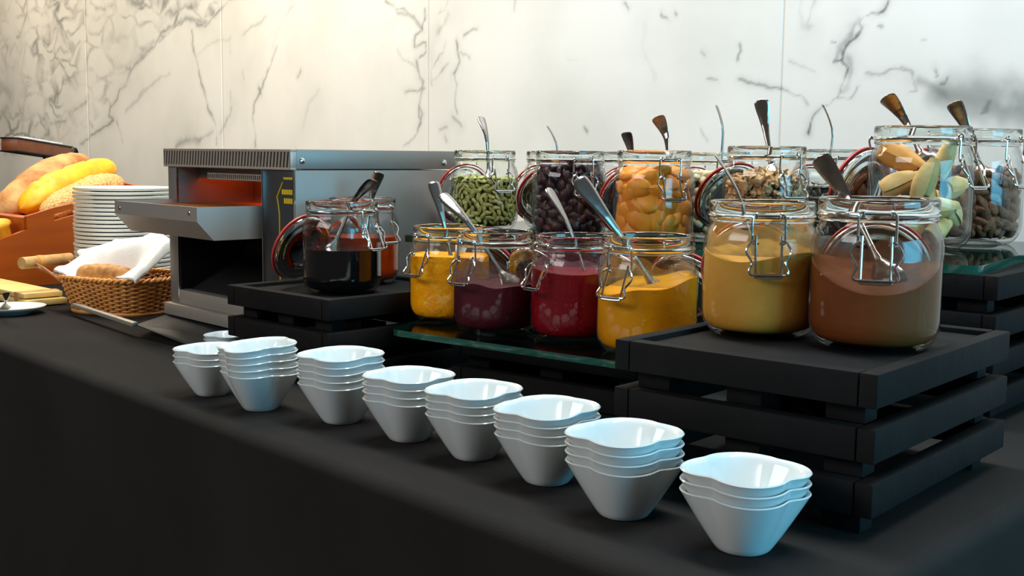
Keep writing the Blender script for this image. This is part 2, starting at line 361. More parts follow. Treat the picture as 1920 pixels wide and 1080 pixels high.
def seg_field(X, Z, polys, soft):
    out = np.zeros_like(X)
    warp = 0.012
    wx = (fbm(X * 9, Z * 9, 11) - .5) * 2 * warp; wz = (fbm(X * 9, Z * 9, 31) - .5) * 2 * warp
    wx += (fbm(X * 40, Z * 40, 51, 3) - .5) * .014; wz += (fbm(X * 40, Z * 40, 71, 3) - .5) * .014
    var = fbm(X * 16, Z * 16, 91, 4); var = np.clip((var - .5) * 1.7 + .5, 0, 1)
    Xw, Zw = X + wx, Z + wz
    for pts, width, st in polys:
        P = [wallpt(*p) for p in pts]
        mx, my = pts[len(pts) // 2]
        d = np.linalg.norm(atY(mx, my, WY) - CAM)
        wm = width * d / F * (0.62 if soft else 0.47)                      # metres
        wm = max(wm, 0.0021)
        lo = np.min(P, 0) - wm * 4 - .05; hi = np.max(P, 0) + wm * 4 + .05
        sel = (X > lo[0]) & (X < hi[0]) & (Z > lo[1]) & (Z < hi[1])
        if not sel.any(): continue
        x, z = Xw[sel], Zw[sel]; best = np.full(x.shape, 9.0)
        for a, b in zip(P[:-1], P[1:]):
            ab = b - a; t = np.clip(((x - a[0]) * ab[0] + (z - a[1]) * ab[1]) / (ab @ ab + 1e-12), 0, 1)
            best = np.minimum(best, np.hypot(x - a[0] - t * ab[0], z - a[1] - t * ab[1]))
        ww = wm * (0.55 + 0.9 * var[sel])
        v = st * np.exp(-(best / ww) ** (2 if soft else 2.2)) * (np.clip(.35 + 1.2 * var[sel], 0, 1.1) if soft else np.clip(0.30 + 1.35 * var[sel], 0, 1.15))
        out[sel] = np.maximum(out[sel], v)
    return out
def brec_mask(X, Z):
    m = np.zeros_like(X)
    poly = [wallpt(*p) for p in BREC[0]]
    inside = np.zeros(X.shape, bool); j = len(poly) - 1
    for i in range(len(poly)):
        xi, yi = poly[i]; xj, yj = poly[j]
        c = ((yi > Z) != (yj > Z)) & (X < (xj - xi) * (Z - yi) / (yj - yi + 1e-12) + xi); inside ^= c; j = i
    n = fbm(X * 3.0, Z * 3.0, 131)
    m = inside * np.clip((n - 0.25) * 2.6, 0.15, 1.0)
    # gentle, sparse veining of the same kind outside the photographed stretch
    m = np.maximum(m, ((X > -0.7) | (X < -5.4) | (Z > 1.0)) * np.clip((n - .5) * 3, 0, .6))
    return m
J0 = float(atY(803, 150, WY)[0]); J1 = float(atY(1465, 150, WY)[0]); PW = J1 - J0
wall = tag(empty('wall_back', (0, WY, 0)), 'white marble wall with grey veins behind the buffet', None, None, 'structure')
g = G(); g.box((-3.0, 0.045, 1.35), (9.2, 0.07, 2.7)); g.build('wall_core', 'grout', wall)
def marble_panel(x0, x1, z0, z1, step):
    gp = 0.0011
    x0 += gp; x1 -= gp
    nx = int((x1 - x0) / step) + 2; nz_ = int((z1 - z0) / step) + 2
    xs = np.linspace(x0, x1, nx); zs = np.linspace(z0, z1, nz_)
    X, Z = np.meshgrid(xs, zs, indexing='ij')
    n = nx * nz_
    co = np.stack([X, np.zeros_like(X), Z + T], -1).reshape(-1, 3)
    idx = np.arange(n).reshape(nx, nz_)
    q = np.stack([idx[:-1, :-1], idx[1:, :-1], idx[1:, 1:], idx[:-1, 1:]], -1).reshape(-1, 4)
    # rim strip giving the slab its thickness
    loop = np.concatenate([idx[:, 0], idx[-1, 1:], idx[-2::-1, -1], idx[0, -2:0:-1]])
    back = co[loop] + np.array([0, 0.012, 0]); k = np.arange(len(loop)); k2 = (k + 1) % len(loop)
    rim = np.stack([loop[k2], loop[k], n + k, n + k2], -1)
    V = np.concatenate([co, back]); Q = np.concatenate([q, rim])
    me = bpy.data.meshes.new('marble_panel'); me.vertices.add(len(V)); me.vertices.foreach_set('co', V.ravel())
    me.loops.add(Q.size); me.loops.foreach_set('vertex_index', Q.ravel().astype(np.int32))
    me.polygons.add(len(Q)); me.polygons.foreach_set('loop_start', (np.arange(len(Q)) * 4).astype(np.int32))
    me.update(calc_edges=True)
    for nm, val in (('vein', seg_field(X, Z, VEINS, False)), ('cloud', seg_field(X, Z, CLOUDS + [(a_, w_ * 3.0, s_ * .36) for a_, w_, s_ in VEINS], True)), ('breccia', brec_mask(X, Z))):
        a = me.attributes.new(nm, 'FLOAT', 'POINT'); full = np.zeros(len(V), np.float32); full[:n] = val.reshape(-1); a.data.foreach_set('value', full)
    me.materials.append(MATS['marble'])
    o = bpy.data.objects.new('marble_panel', me); COL.objects.link(o); o.parent = wall
for k, st in ((-4, .02), (-3, .008), (-2, .006), (-1, .0045), (0, .0032), (1, .0032), (2, .02)):
    marble_panel(J0 + k * PW, J0 + (k + 1) * PW, -0.06, 1.10, st)
    marble_panel(J0 + k * PW, J0 + (k + 1) * PW, 1.103, 1.80, .02)
    marble_panel(J0 + k * PW, J0 + (k + 1) * PW, -0.90, -0.063, .02)

# ------------------------------------------------------------------ black tablecloth over the buffet
def tablecloth():
    path = []
    def arc(cx, cy, r, a0, a1, n=8):
        for k in range(n + 1):
            a = a0 + (a1 - a0) * k / n; path.append((cx + r * math.cos(a), cy + r * math.sin(a)))
    fy = 0.618; xr0, xr1 = -0.388, -0.47
    for x in np.arange(-6.0, xr0 - 0.05, 0.03): path.append((x, fy))
    arc(xr0 - 0.04, fy + 0.04, 0.04, -math.pi / 2, 0)
    ys = np.arange(fy + 0.07, WY - 0.012, 0.03)
    for y in ys: path.append((xr0 + (xr1 - xr0) * (y - fy) / (WY - fy), y))
    path.append((xr1, WY - 0.012))
    P = np.array(path); n = len(P)
    tan = np.gradient(P, axis=0); tan /= np.linalg.norm(tan, axis=1)[:, None]
    nor = np.stack([tan[:, 1], -tan[:, 0]], 1)
    s = np.concatenate([[0], np.cumsum(np.linalg.norm(np.diff(P, axis=0), axis=1))])
    rings = []
    R = 0.016
    for a in np.linspace(0, math.pi / 2, 7): rings.append((-R + R * math.sin(a), -R + R * math.cos(a), 0))
    for k in range(1, 15): rings.append((0.002 * k, -R - (T - R - 0.004) * k / 14, k / 14))
    vs = np.zeros((len(rings), n, 3))
    for i, (o, z, t) in enumerate(rings):
        fold = t * (0.018 * np.sin(s * 9 + 0.7 * np.sin(s * 2.1)) + 0.01 * np.sin(s * 21 + 1.3 * np.sin(s * 3.3)))
        vs[i, :, :2] = P + nor * (o + fold)[:, None]; vs[i, :, 2] = z + T
    g = G(); g.grid(vs[::-1])
    inner = vs[0].copy()
    poly = [tuple(p) for p in inner] + [(-6.0, WY - 0.012, T)]
    g.add(poly, [tuple(range(len(poly)))], 0, True)
    o = g.build('tablecloth', 'black_cloth', None, 60); fix_normals(o)
    return tag(o, 'long black tablecloth draped over the buffet counter', 'tablecloth')
tablecloth()

# ------------------------------------------------------------------ black slatted display crates
def crate(pos, rz, wx, dy, ztop, tiers, label, board=0.028, gap=0.0165, th=0.0155, top=True):
    """pos = front-left corner on the table; wx along local X, dy along local Y"""
    root = tag(empty('display_crate', W((pos[0], pos[1], 0)), rz), label, 'crate', 'black display crates')
    zt = ztop
    for k in range(tiers):
        z0 = zt - board
        h = (0, 0, 0)
        for nm, c, sz in (('front_board', (wx / 2, th / 2, z0 + board / 2), (wx - 2 * th - 0.0016, th, board)),
                          ('back_board', (wx / 2, dy - th / 2, z0 + board / 2), (wx - 2 * th - 0.0016, th, board)),
                          ('side_board', (th / 2, dy / 2, z0 + board / 2), (th, dy, board)),
                          ('side_board', (wx - th / 2, dy / 2, z0 + board / 2), (th, dy, board))):
            G().box(c, sz, 0, 0.0013).build(nm, 'black_wood', root)
        if k == 0 and top:
            G().box((wx / 2, dy / 2, zt - 0.010), (wx - 2 * th - 0.002, dy - 2 * th - 0.002, 0.010), 0, 0.0006).build('top_panel', 'black_wood', root)
        zn = zt - board
        below = zn - gap if k < tiers - 1 else 0.0
        if zn - below > 0.0005:
            hgt = zn - below
            ins = 0.016
            for (bx, by) in ((ins + .017, ins + .012), (wx - ins - .017, ins + .012), (ins + .017, dy - ins - .012), (wx - ins - .017, dy - ins - .012), (wx * 0.5, ins + .012)):
                G().box((bx, by, below + hgt / 2), (0.034, 0.024, hgt), 0, 0.0008).build('spacer_block' if k < tiers - 1 else 'foot', 'black_wood', root)
        zt = below
    return root
def crate_px(p_l, p_r, ztop, tiers, dy, label, **k):
    a, b = at(*p_l, ztop), at(*p_r, ztop)
    v = b - a; return crate(a, math.atan2(v[1], v[0]), float(np.hypot(v[0], v[1])), dy, ztop, tiers, label, **k)
ZB, ZA, ZL, ZU = 0.136, 0.116, 0.083, 0.1845
crate_px((1153.3, 635.3), (1646.7, 703.3), ZB, 3, 0.315, 'three-tier black wooden crate carrying the peanut and chocolate spread jars')
crate_px((425.6, 533.8), (616.9, 562.8), ZA, 3, 0.27, 'black wooden crate beside the toaster carrying syrup and honey jars')
crate((-1.135, 0.945), math.radians(8.5), 0.30, 0.12, ZL - 0.008, 2, 'low black crate under the glass shelf of the four jam jars')
crate((-0.865, 1.235), math.radians(6), 0.30, 0.33, ZU - 0.010, 4, 'tall black crate under the upper glass shelf at the biscuit jar end')
crate((-0.93, 1.60), math.radians(4), 0.36, 0.17, ZU - 0.030, 3, 'added black crate blocking the bright marble wall behind the biscuit jar end')  # added crate, keeps the bright wall out of the slat gaps
crate((-1.28, 1.12), math.radians(10), 0.25, 0.24, ZU - 0.010, 4, 'tall black crate hidden under the upper glass shelf behind the jam jars')

# ------------------------------------------------------------------ glass shelves
def rounded(poly, r, n=6):
    out = []; P = [np.array(p, float) for p in poly]
    for i in range(len(P)):
        a, b, c = P[i - 1], P[i], P[(i + 1) % len(P)]
        u = (a - b) / np.linalg.norm(a - b); v = (c - b) / np.linalg.norm(c - b)
        for k in range(n + 1):
            t = k / n; out.append(tuple((b + u * r) * (1 - t) ** 2 + b * 2 * t * (1 - t) + (b + v * r) * t ** 2))
    return out
def shelf(poly, z, th, label):
    g = G(); g.prism(rounded(poly, 0.018), z - th + T, z + T, 0, 1)
    return tag(g.build('glass_shelf', ['shelf_glass', 'shelf_edge'], None, 30), label, 'shelf')
a, b = at(779, 623.6, ZL), at(1149, 676.4, ZL); v = (b - a)[:2] / np.linalg.norm((b - a)[:2]); nv = np.array([-v[1], v[0]])
p0 = a[:2] - v * 0.045; p1 = b[:2] + v * 0.075
shelf([p0, p1, p1 + nv * 0.17, p0 + nv * 0.17 + np.array((-.06, 0))], ZL, 0.008, 'green-edged glass shelf carrying the four jam jars')
a, b = at(760, 441, ZU), at(1838, 499, ZU); v = (b - a)[:2] / np.linalg.norm((b - a)[:2]); nv = np.array([-v[1], v[0]])
p0 = a[:2] - v * 0.008
q = at(1925, 483, ZU)[:2]; rv = (q - b[:2]) / np.linalg.norm(q - b[:2]); rv = (rv + nv) / np.linalg.norm(rv + nv)
shelf([p0, b[:2], b[:2] + rv * 0.46, p0 + nv * 0.46 + np.array((-.05, 0))], ZU, 0.010, 'green-edged upper glass shelf carrying the nut and dried fruit jars')

# ------------------------------------------------------------------ clip-top jars
RB, HB = 0.0575, 0.135
def jar_profiles(hs=1.0, rs=1.0):
    outer = [(0.0, .0045), (.030, .0040), (.037, .0012), (.0405, .0), (.0450, .0012), (.0505, .0052), (.0550, .0115), (.0570, .0185), (.0575, .0260),
             (.0575, .0880), (.0572, .0940), (.0560, .1005), (.0538, .1065), (.0516, .1100), (.0506, .1125), (.0506, .1145), (.0518, .1156), (.0522, .1168), (.0516, .1180),
             (.0500, .1190), (.0500, .1212), (.0520, .1222), (.0525, .1240), (.0525, .1325), (.0520, .1343), (.0508, .1350)]
    inner = [(.0492, .1344), (.0484, .1325), (.0482, .1160), (.0486, .1125), (.0505, .1080), (.0530, .1020), (.0545, .0950), (.0549, .0870),
             (.0549, .0260), (.0543, .0195), (.0520, .0130), (.0480, .0085), (.0420, .0065), (.0, .0070)]
    def sc(p): return [(r, z if z < .03 else (.03 + (z - .03) * ((hs * HB - .03 - .051) / (HB - .03 - .051)) if z < .084 else z + HB * (hs - 1))) for r, z in p]
    return sc(outer), sc(inner)
JARMESH = {}
def smooth_path(pts, n=6):
    P = np.array(pts, float); out = []
    for i in range(len(P) - 1):
        p0 = P[max(i - 1, 0)]; p1 = P[i]; p2 = P[i + 1]; p3 = P[min(i + 2, len(P) - 1)]
        for t in np.linspace(0, 1, n, endpoint=False):
            out.append(0.5 * ((2 * p1) + (-p0 + p2) * t + (2 * p0 - 5 * p1 + 4 * p2 - p3) * t * t + (-p0 + 3 * p1 - 3 * p2 + p3) * t ** 3))
    out.append(P[-1]); return np.array(out)
def jar_meshes(hs):
    key = round(hs, 3)
    if key in JARMESH: return JARMESH[key]
    o, i = jar_profiles(hs); d = HB * (hs - 1)
    ms = {}
    gb = G().lathe(o + i, 64); zr = .1150 + d      # thick moulded rim and neck ring refract; the blown wall below is thin
    pz = (o + i); gb.m = [1 if (pz[q][1] + pz[q + 1][1]) / 2 > zr else 0 for q in range(len(pz) - 1) for _ in range(64)]
    ms['body'] = gb.mesh('jar_body', ['jar_glass', 'rim_glass'], 70)
    # wire band round the neck
    a = np.linspace(0, 2 * math.pi, 48, endpoint=False)
    ms['band'] = G().tube(np.stack([.0522 * np.cos(a), .0522 * np.sin(a), np.full(48, .1203 + d)], 1), .0013, 8, True).mesh('neck_wire', 'chrome')
    # clasp: local x = outwards, y = sideways, z = up; origin on the band
    def loop(cy, cz, r, x):
        t = np.linspace(0, 2 * math.pi, 13)[:-1]; return np.stack([np.full(12, x), cy + r * np.cos(t), cz + r * np.sin(t)], 1)
    z0 = .1203 + d
    g = G()
    for s in (-1, 1):
        t = np.linspace(0, 2 * math.pi, 12, endpoint=False)
        g.tube(np.stack([.0548 + .0028 * np.cos(t), np.full(12, s * .0118), z0 + .0022 + .0028 * np.sin(t)], 1), .0012, 6, True)
        g.tube(smooth_path([(.0552, s * .0118, z0 + .004), (.0566, s * .0150, z0 + .0015), (.0568, s * .0156, z0 - .006), (.0566, s * .0156, z0 - .017), (.0572, s * .0152, z0 - .0235), (.0590, s * .0125, z0 - .0245), (.0592, s * .0095, z0 - .0235)]), .00125, 7)
    g.tube([(.0549, -.0118, z0 + .0022), (.0549, .0118, z0 + .0022)], .0011, 7)
    ms['link'] = g.mesh('clasp_link', 'chrome')
    def lever(tilt):
        g = G(); zp = -.0215
        R_ = Matrix.Rotation(-tilt, 3, 'Y')
        def q(pts): return [tuple(R_ @ Vector((p[0], p[1], p[2] - zp)) + Vector((.0588, 0, z0 + zp))) for p in pts]
        for s in (-1, 1):
            g.tube(q([(0.001, s * .0122, -.0165), (0, s * .0124, -.0535)]), .00125, 7)
            g.tube(q(smooth_path([(0.001, s * .0135, -.0215), (.0012, s * .0172, -.0240), (.0012, s * .0208, -.0300), (.0010, s * .0205, -.0345), (.001, s * .0165, -.0410), (.001, s * .0158, -.0440), (.001, s * .0176, -.0480), (.001, s * .0186, -.0515), (.001, s * .0170, -.0542), (.001, s * .0130, -.0549)])), .00125, 7)
        g.tube(q([(0.001, -.0135, -.0549), (0.001, .0135, -.0549)]), .00125, 7)
        g.tube(q(smooth_path([(0, -.0124, -.0530), (0, -.0112, -.0568), (0, .0112, -.0568), (0, .0124, -.0530)])), .00115, 7)
        return g.mesh('clasp_lever', 'chrome')
    ms['lever'] = lever
    # lid in its own frame: centre at origin, +z = outer face
    lp = [(0, .0022), (.022, .0024), (.030, .0040), (.033, .0062), (.036, .0066), (.0385, .0052), (.042, .0048), (.045, .0058), (.0485, .0056), (.0515, .0040), (.0520, .0012), (.0500, -.0005), (.0475, -.0008),
          (.0470, -.0060), (.0455, -.0080), (.042, -.0080), (.0405, -.0050), (.034, -.0026), (.022, -.0010), (0, -.0008)]
    ms['lid'] = G().lathe(lp, 56).mesh('lid', 'lid_glass', 60)
    gp = [(.0478, -.0014), (.0478, -.0040), (.0536, -.0040), (.0541, -.0028), (.0536, -.0014), (.0478, -.0014)]
    ms['gasket'] = G().lathe(gp, 56).mesh('gasket', 'rubber_red')
    g = G()   # hinge wire that ties the lid to the band, local x outwards
    for s in (-1, 1):
        g.tube(smooth_path([(.0535, s * .014, z0), (.0575, s * .014, z0 + .003), (.0595, s * .0145, z0 - .002), (.0575, s * .0145, z0 - .010)]), .0012, 6)
    g.tube([(.0590, -.0145, z0 + .001), (.0590, .0145, z0 + .001)], .0012, 6)
    ms['hinge'] = g.mesh('hinge_wire', 'chrome')
    JARMESH[key] = ms
    return ms
def link_child(name, me, parent):
    o = bpy.data.objects.new(name, me); COL.objects.link(o); o.parent = parent; return o
LEVERS = {}
def jar(px, d, z, s, label, clasp_px=0.0, tilt=20, lid_open=62, hs=1.0, group='clip-top jars', lid=True, lid_drop=.010):
    """clasp_px: heading of the clasp in degrees about Z measured from the direction jar->camera (+ = towards the picture's right)"""
    p = dep(px, d, z)
    tocam = math.atan2(-p[1], -p[0])
    ang = tocam + math.radians(clasp_px)
    root = tag(empty('clip_top_jar', W(p), ang), label, 'jar', group)
    root.scale = (s, s, s)
    ms = jar_meshes(hs)
    link_child('jar_body', ms['body'], root); link_child('neck_wire', ms['band'], root)
    cl = link_child('clasp', ms['link'], root)
    key = (round(hs, 3), tilt)
    if key not in LEVERS: LEVERS[key] = ms['lever'](math.radians(tilt))
    link_child('clasp_lever', LEVERS[key], cl)
    if lid:
        hw = link_child('hinge_wire', ms['hinge'], root); hw.rotation_euler = (0, 0, math.pi)
        ld = link_child('lid', ms['lid'], root)
        # hinge on -x side; opened so the disc hangs outside, outer face towards the jar
        hz = .1213 + HB * (hs - 1); a = math.radians(lid_open)       # angle of the disc below the horizontal
        ex = Vector((-math.cos(a), 0, -math.sin(a)))                 # from hinge to lid centre
        ez = Vector((math.sin(a), 0, -math.cos(a)))                  # outer face normal (towards the jar)
        ey = ez.cross(ex)
        c = Vector((-.0655, 0, hz - lid_drop)) + ex * .0540
        M = Matrix(((ex.x, ey.x, ez.x, c.x), (ex.y, ey.y, ez.y, c.y), (ex.z, ey.z, ez.z, c.z), (0, 0, 0, 1)))
        ld.matrix_local = M
        link_child('gasket', ms['gasket'], ld)
    return root, p, s, hs
def inner_r(z, hs):
    _, i = jar_profiles(hs); i = i[::-1]
    zs = [q[1] for q in i]; rs = [q[0] for q in i]
    return float(np.interp(z, zs[1:], rs[1:]))
def fit_in_jar(co, M, p, s, hs, gap=.0003):
    """offset (world) that brings a piece's vertices inside the jar's inner wall and above its floor"""
    _, i = jar_profiles(hs); i = i[::-1]; zs = np.array([q[1] for q in i][1:]); rs = np.array([q[0] for q in i][1:])
    A = np.array(M.to_3x3()); t0 = np.array(M.translation); c = np.array(W(p)); off = np.zeros(3)
    V = co @ A.T + t0
    for _ in range(8):
        L = (V + off - c) / s
        low = .0074 - L[:, 2].min()
        if low > 0: off[2] += low * s; L[:, 2] += low
        rr = np.hypot(L[:, 0], L[:, 1]); ex = rr + gap - np.interp(L[:, 2], zs, rs); k = int(np.argmax(ex))
        if ex[k] <= 1e-5: break
        off[:2] -= L[k, :2] / rr[k] * ex[k] * s
    return Vector(off)
def filling(J, name, fill, material, label, cat, wave=None, wet=0.0012, top=None, seg=72):
    """solid or liquid content; fill = level (jar units), wave(theta)->extra level at the wall"""
    root, p, s, hs = J
    th = np.arange(seg) * 2 * math.pi / seg
    lev = fill + (np.zeros(seg) if wave is None else np.array([wave(t) for t in th]))
    zb_ = .0055 if wet > 0 else .0076
    rows = [np.stack([0 * th, 0 * th, np.full(seg, zb_)], 1)]
    nl = 22
    for k in range(nl):
        t = k / (nl - 1)
        z = zb_ + .0001 + (lev - zb_ - .0001) * t ** 1.4
        r = np.array([inner_r(q, hs) for q in z]) + wet
        if k == 0: r = np.minimum(r, .040)
        rows.append(np.stack([r * np.cos(th), r * np.sin(th), z], 1))
    mean = lev.mean()
    for q in (.97, .85, .65, .4, .15, 0):
        r = np.array([inner_r(x, hs) for x in lev]) * q
        z = lev * q + mean * (1 - q) - .001 * (1 - q)
        if top is not None: z = z + np.array([top(rr * math.cos(t), rr * math.sin(t)) for rr, t in zip(r, th)]) * (1 - q ** 8)
        rows.append(np.stack([r * np.cos(th), r * np.sin(th), z], 1))
    g = G(); g.grid(np.array(rows), wrapv=True)
    o = g.build(name, material, None, 55); fix_normals(o)
    o.location = W(p); o.scale = (s, s, s); o.rotation_euler = root.rotation_euler
    return tag(o, label, cat)

# spoons -------------------------------------------------------------------------------------------------
def spoon(bot, tip, label, width_dir, bend=0.10, fl=1.0, group='spoons standing in the jars', length=None):
    """bot, tip: ends (table frame); width_dir: direction of the spoon's flat width; bend: how far the handle end curls"""
    A, B = np.array(bot, float), np.array(tip, float); L = np.linalg.norm(B - A); e = (B - A) / L
    wd = np.array(width_dir, float); wd -= e * (wd @ e); wd /= np.linalg.norm(wd); nn = np.cross(e, wd)
    ts = np.array([0, .015, .04, .08, .13, .18, .23, .27, .31, .36, .45, .55, .65, .74, .82, .88, .93, .965, .985, .996, 1.0])
    wv = np.array([.001, .006, .0095, .0125, .0142, .0138, .011, .007, .0038, .0027, .0024, .0027, .0033, .0043, .0056, .0068, .0076, .0078, .0068, .0040, .0008]) * fl
    tv = np.array([.0006, .0008, .001, .001, .001, .001, .0011, .0014, .0018, .0020, .0019, .0017, .0015, .0014, .0013, .0012, .0012, .0013, .0013, .0010, .0005])
    off = np.where(ts < .3, .016 * np.sin(np.clip(ts / .3, 0, 1) * math.pi) * -.35, 0) + bend * L * np.clip((ts - .55) / .45, 0, 1) ** 2.2 - bend * L * .35 * np.clip((ts - .3) / .4, 0, 1) * np.clip((1.0 - ts) / .3, 0, 1)
    ts2 = np.linspace(0, 1, 56) ** 1.0
    ts2 = np.unique(np.concatenate([ts2, ts])); wv = np.interp(ts2, ts, wv); tv = np.interp(ts2, ts, tv); off = np.interp(ts2, ts, off)
    seg = 12; a = np.arange(seg) * 2 * math.pi / seg
    vs = np.zeros((len(ts2), seg, 3))
    shift = off[-1] 
    for i, t in enumerate(ts2):
        c = A + e * L * t + nn * (off[i] - shift * t)
        dish = 0.0
        cu = np.cos(a); su = np.sin(a)
        x = wv[i] * np.sign(cu) * np.abs(cu) ** .8; y = tv[i] * su
        if t < .3: y = y - .22 * (wv[i] - np.abs(x) ** 2 / max(wv[i], 1e-5))
        vs[i] = c + x[:, None] * wd + y[:, None] * nn
    g = G(); g.grid(vs, wrapv=True)
    g.add(np.concatenate([vs[0], vs[-1]]), [tuple(range(seg)), tuple(range(2 * seg - 1, seg - 1, -1))])
    o = g.build('spoon', 'spoon_steel', None, 60); fix_normals(o)
    c = (A + B) / 2
    o.data.transform(Matrix.Translation(-Vector(c))); o.location = W(c)
    return tag(o, label, 'spoon', group)
def spoon_px(J, tip, mouth, label, dtip=0.0, dmouth=0.0, zb=0.03, wa=0, bend=.1, fl=1.0):
    """tip / mouth: pixels of the handle end and of where it crosses the jar's rim; depth offsets from the jar's own depth"""
    root, p, s, hs = J
    d0 = float((np.array(p) - CAM) @ fwd)
    A = pd(tip[0], tip[1], d0 + dtip); B = pd(mouth[0], mouth[1], d0 + dmouth)
    e = (B - A) / np.linalg.norm(B - A)
    t = (p[2] + zb * s - B[2]) / e[2]
    t = min(t, 0.14)
    bot = B + e * t
    # keep the bottom inside the jar
    c = np.array([p[0], p[1]]); v = bot[:2] - c; rr = np.linalg.norm(v)
    lim = 0.040 * s
    if rr > lim: bot[:2] = c + v * lim / rr
    wd = rgt * math.cos(math.radians(wa)) + fwd * math.sin(math.radians(wa))
    return spoon(bot, A, label, wd, bend, fl)
# ------------------------------------------------------------------ fillings' materials
def jam(name, c1, c2, scale=30, lo=.42, hi=.66, rough=.6, bump=.2, bs=90, coat=0.0):
    return mat(name, c1, rough, noise=(scale, c2, lo, hi), bump=bump, bscale=bs, coat=coat, spec=.15)
jam('marmalade', rgb(255, 162, 0), rgb(255, 190, 40), 75, .5, .72, rough=.35, bump=.5, bs=110)
jam('plum_jam', rgb(78, 14, 30), rgb(56, 8, 20), 18)
jam('berry_jam', rgb(118, 2, 18), rgb(168, 40, 52), 260, .60, .74, rough=.4)
jam('peach_jam', rgb(222, 150, 0), rgb(196, 120, 0), 14)
jam('peanut', rgb(212, 156, 66), rgb(194, 136, 50), 10, bump=.12)
jam('chocolate', rgb(122, 64, 26), rgb(104, 52, 20), 8, bump=.1)
jam('syrup', rgb(12, 11, 13), rgb(8, 8, 9), 5, rough=.12, bump=0, coat=.6)
jam('honey', rgb(168, 56, 10), rgb(148, 42, 6), 6, rough=.15, bump=0)
mat('pumpkin_green', rgb(190, 190, 108), .5, noise=(90, rgb(150, 160, 84), .4, .65))
mat('pumpkin_shaded', rgb(70, 78, 32), .8)  # darker copies for the heap cores: shade between pieces painted into the colour
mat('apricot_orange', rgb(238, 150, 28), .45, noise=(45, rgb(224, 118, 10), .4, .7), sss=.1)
mat('apricot_shaded', rgb(170, 74, 6), .7)
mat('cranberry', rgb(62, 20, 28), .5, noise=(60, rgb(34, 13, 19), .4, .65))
mat('cranberry_shaded', rgb(26, 10, 14), .7)
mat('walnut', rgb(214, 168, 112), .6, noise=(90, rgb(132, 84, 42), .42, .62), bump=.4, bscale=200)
mat('walnut_shaded', rgb(84, 54, 30), .8)
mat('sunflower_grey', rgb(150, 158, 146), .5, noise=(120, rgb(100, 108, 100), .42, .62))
mat('sunflower_shaded', rgb(58, 64, 58), .8)
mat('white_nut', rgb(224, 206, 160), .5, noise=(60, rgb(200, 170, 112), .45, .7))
mat('white_nut_shaded', rgb(150, 126, 80), .8)
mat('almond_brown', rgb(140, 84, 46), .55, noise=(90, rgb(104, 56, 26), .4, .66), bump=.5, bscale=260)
mat('almond_shaded', rgb(44, 22, 10), .8)
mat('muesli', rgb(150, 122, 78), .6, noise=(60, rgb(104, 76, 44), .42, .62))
mat('muesli_shaded', rgb(70, 52, 32), .8)
mat('biscuit_pale', rgb(232, 198, 130), .6, noise=(24, rgb(214, 168, 94), .42, .68), bump=.2)
mat('biscuit_gold', rgb(214, 150, 66), .6, noise=(24, rgb(190, 116, 36), .42, .68), bump=.2)
def smear_mat(name, col, amt):
    m = bpy.data.materials.new(name); m.use_nodes = True; nt = m.node_tree; b = nt.nodes['Principled BSDF']
    b.inputs['Base Color'].default_value = (*col, 1); b.inputs['Roughness'].default_value = .4
    tc = nt.nodes.new('ShaderNodeTexCoord'); mp = nt.nodes.new('ShaderNodeMapping'); mp.inputs['Scale'].default_value = (28, 28, 70)
    n = nt.nodes.new('ShaderNodeTexNoise'); n.inputs['Scale'].default_value = 1; n.inputs['Detail'].default_value = 4
    r = nt.nodes.new('ShaderNodeMapRange'); r.inputs[1].default_value = .40; r.inputs[2].default_value = .72; r.inputs[3].default_value = amt * .55; r.inputs[4].default_value = amt
    nt.links.new(tc.outputs['Object'], mp.inputs['Vector']); nt.links.new(mp.outputs['Vector'], n.inputs['Vector'])
    nt.links.new(n.outputs['Fac'], r.inputs[0]); nt.links.new(r.outputs[0], b.inputs['Alpha']); MATS[name] = m
smear_mat('smear_peanut', rgb(216, 168, 88), .95); smear_mat('smear_chocolate', rgb(132, 72, 36), .85)
smear_mat('smear_plum', rgb(150, 112, 104), .65); smear_mat('smear_peach', rgb(190, 160, 100), .65); smear_mat('smear_berry', rgb(170, 120, 128), .5)
def smear(J, f, z0, z1, material):
    root, p, s, hs = J; seg = 56; th = np.arange(seg) * 2 * math.pi / seg; rows = []
    for k in range(8):
        z = z0 + (z1 - z0) * k / 7; z = z + (.006 * np.sin(3 * th + 1) + .004 * np.sin(7 * th)) * (k / 7)
        r = np.array([inner_r(q, hs) for q in z]) - .0004
        rows.append(np.stack([r * np.cos(th), r * np.sin(th), z], 1))
    g = G(); g.grid(np.array(rows), wrapv=True); o = g.build('smear', material, f, 60); return o

# ------------------------------------------------------------------ jars on the big crate
SS = 0.935
J = jar(1635, 1.063, ZB - .005, 1.02, 'large clip-top jar of chocolate spread on the three-tier crate', 0, 10, lid_open=82, lid_drop=.008)
c0 = 0.0
f = filling(J, 'chocolate_spread', .066, 'chocolate', 'brown chocolate spread filling the jar on the three-tier crate', 'spread',
        wave=lambda t: .010 * math.cos(t + math.pi) + .010 * max(0, -math.sin(t)) ** 2 + .008 * max(0, math.sin(t)) ** 3 - .003 * math.cos(2 * t), top=lambda x, y: .004 * math.sin(x * 160) * math.cos(y * 120))
smear(J, f, .052, .094, 'smear_chocolate')
spoon_px(J, (1534, 292), (1592, 392), 'spoon with dark handle standing in the chocolate spread jar', .02, -.005, .04, -38, -.11, 1.25)
J = jar(1421, 1.133, ZB - .005, .97, 'clip-top jar of peanut spread beside the chocolate spread jar', 7, 10, lid_open=82, lid_drop=.008)
f = filling(J, 'peanut_spread', .086, 'peanut', 'tan peanut spread filling the jar on the three-tier crate', 'spread',
        wave=lambda t: .006 * math.cos(t - 2.6) + .003 * math.sin(3 * t), top=lambda x, y: .005 * math.sin(x * 140 + 1) * math.cos(y * 110))
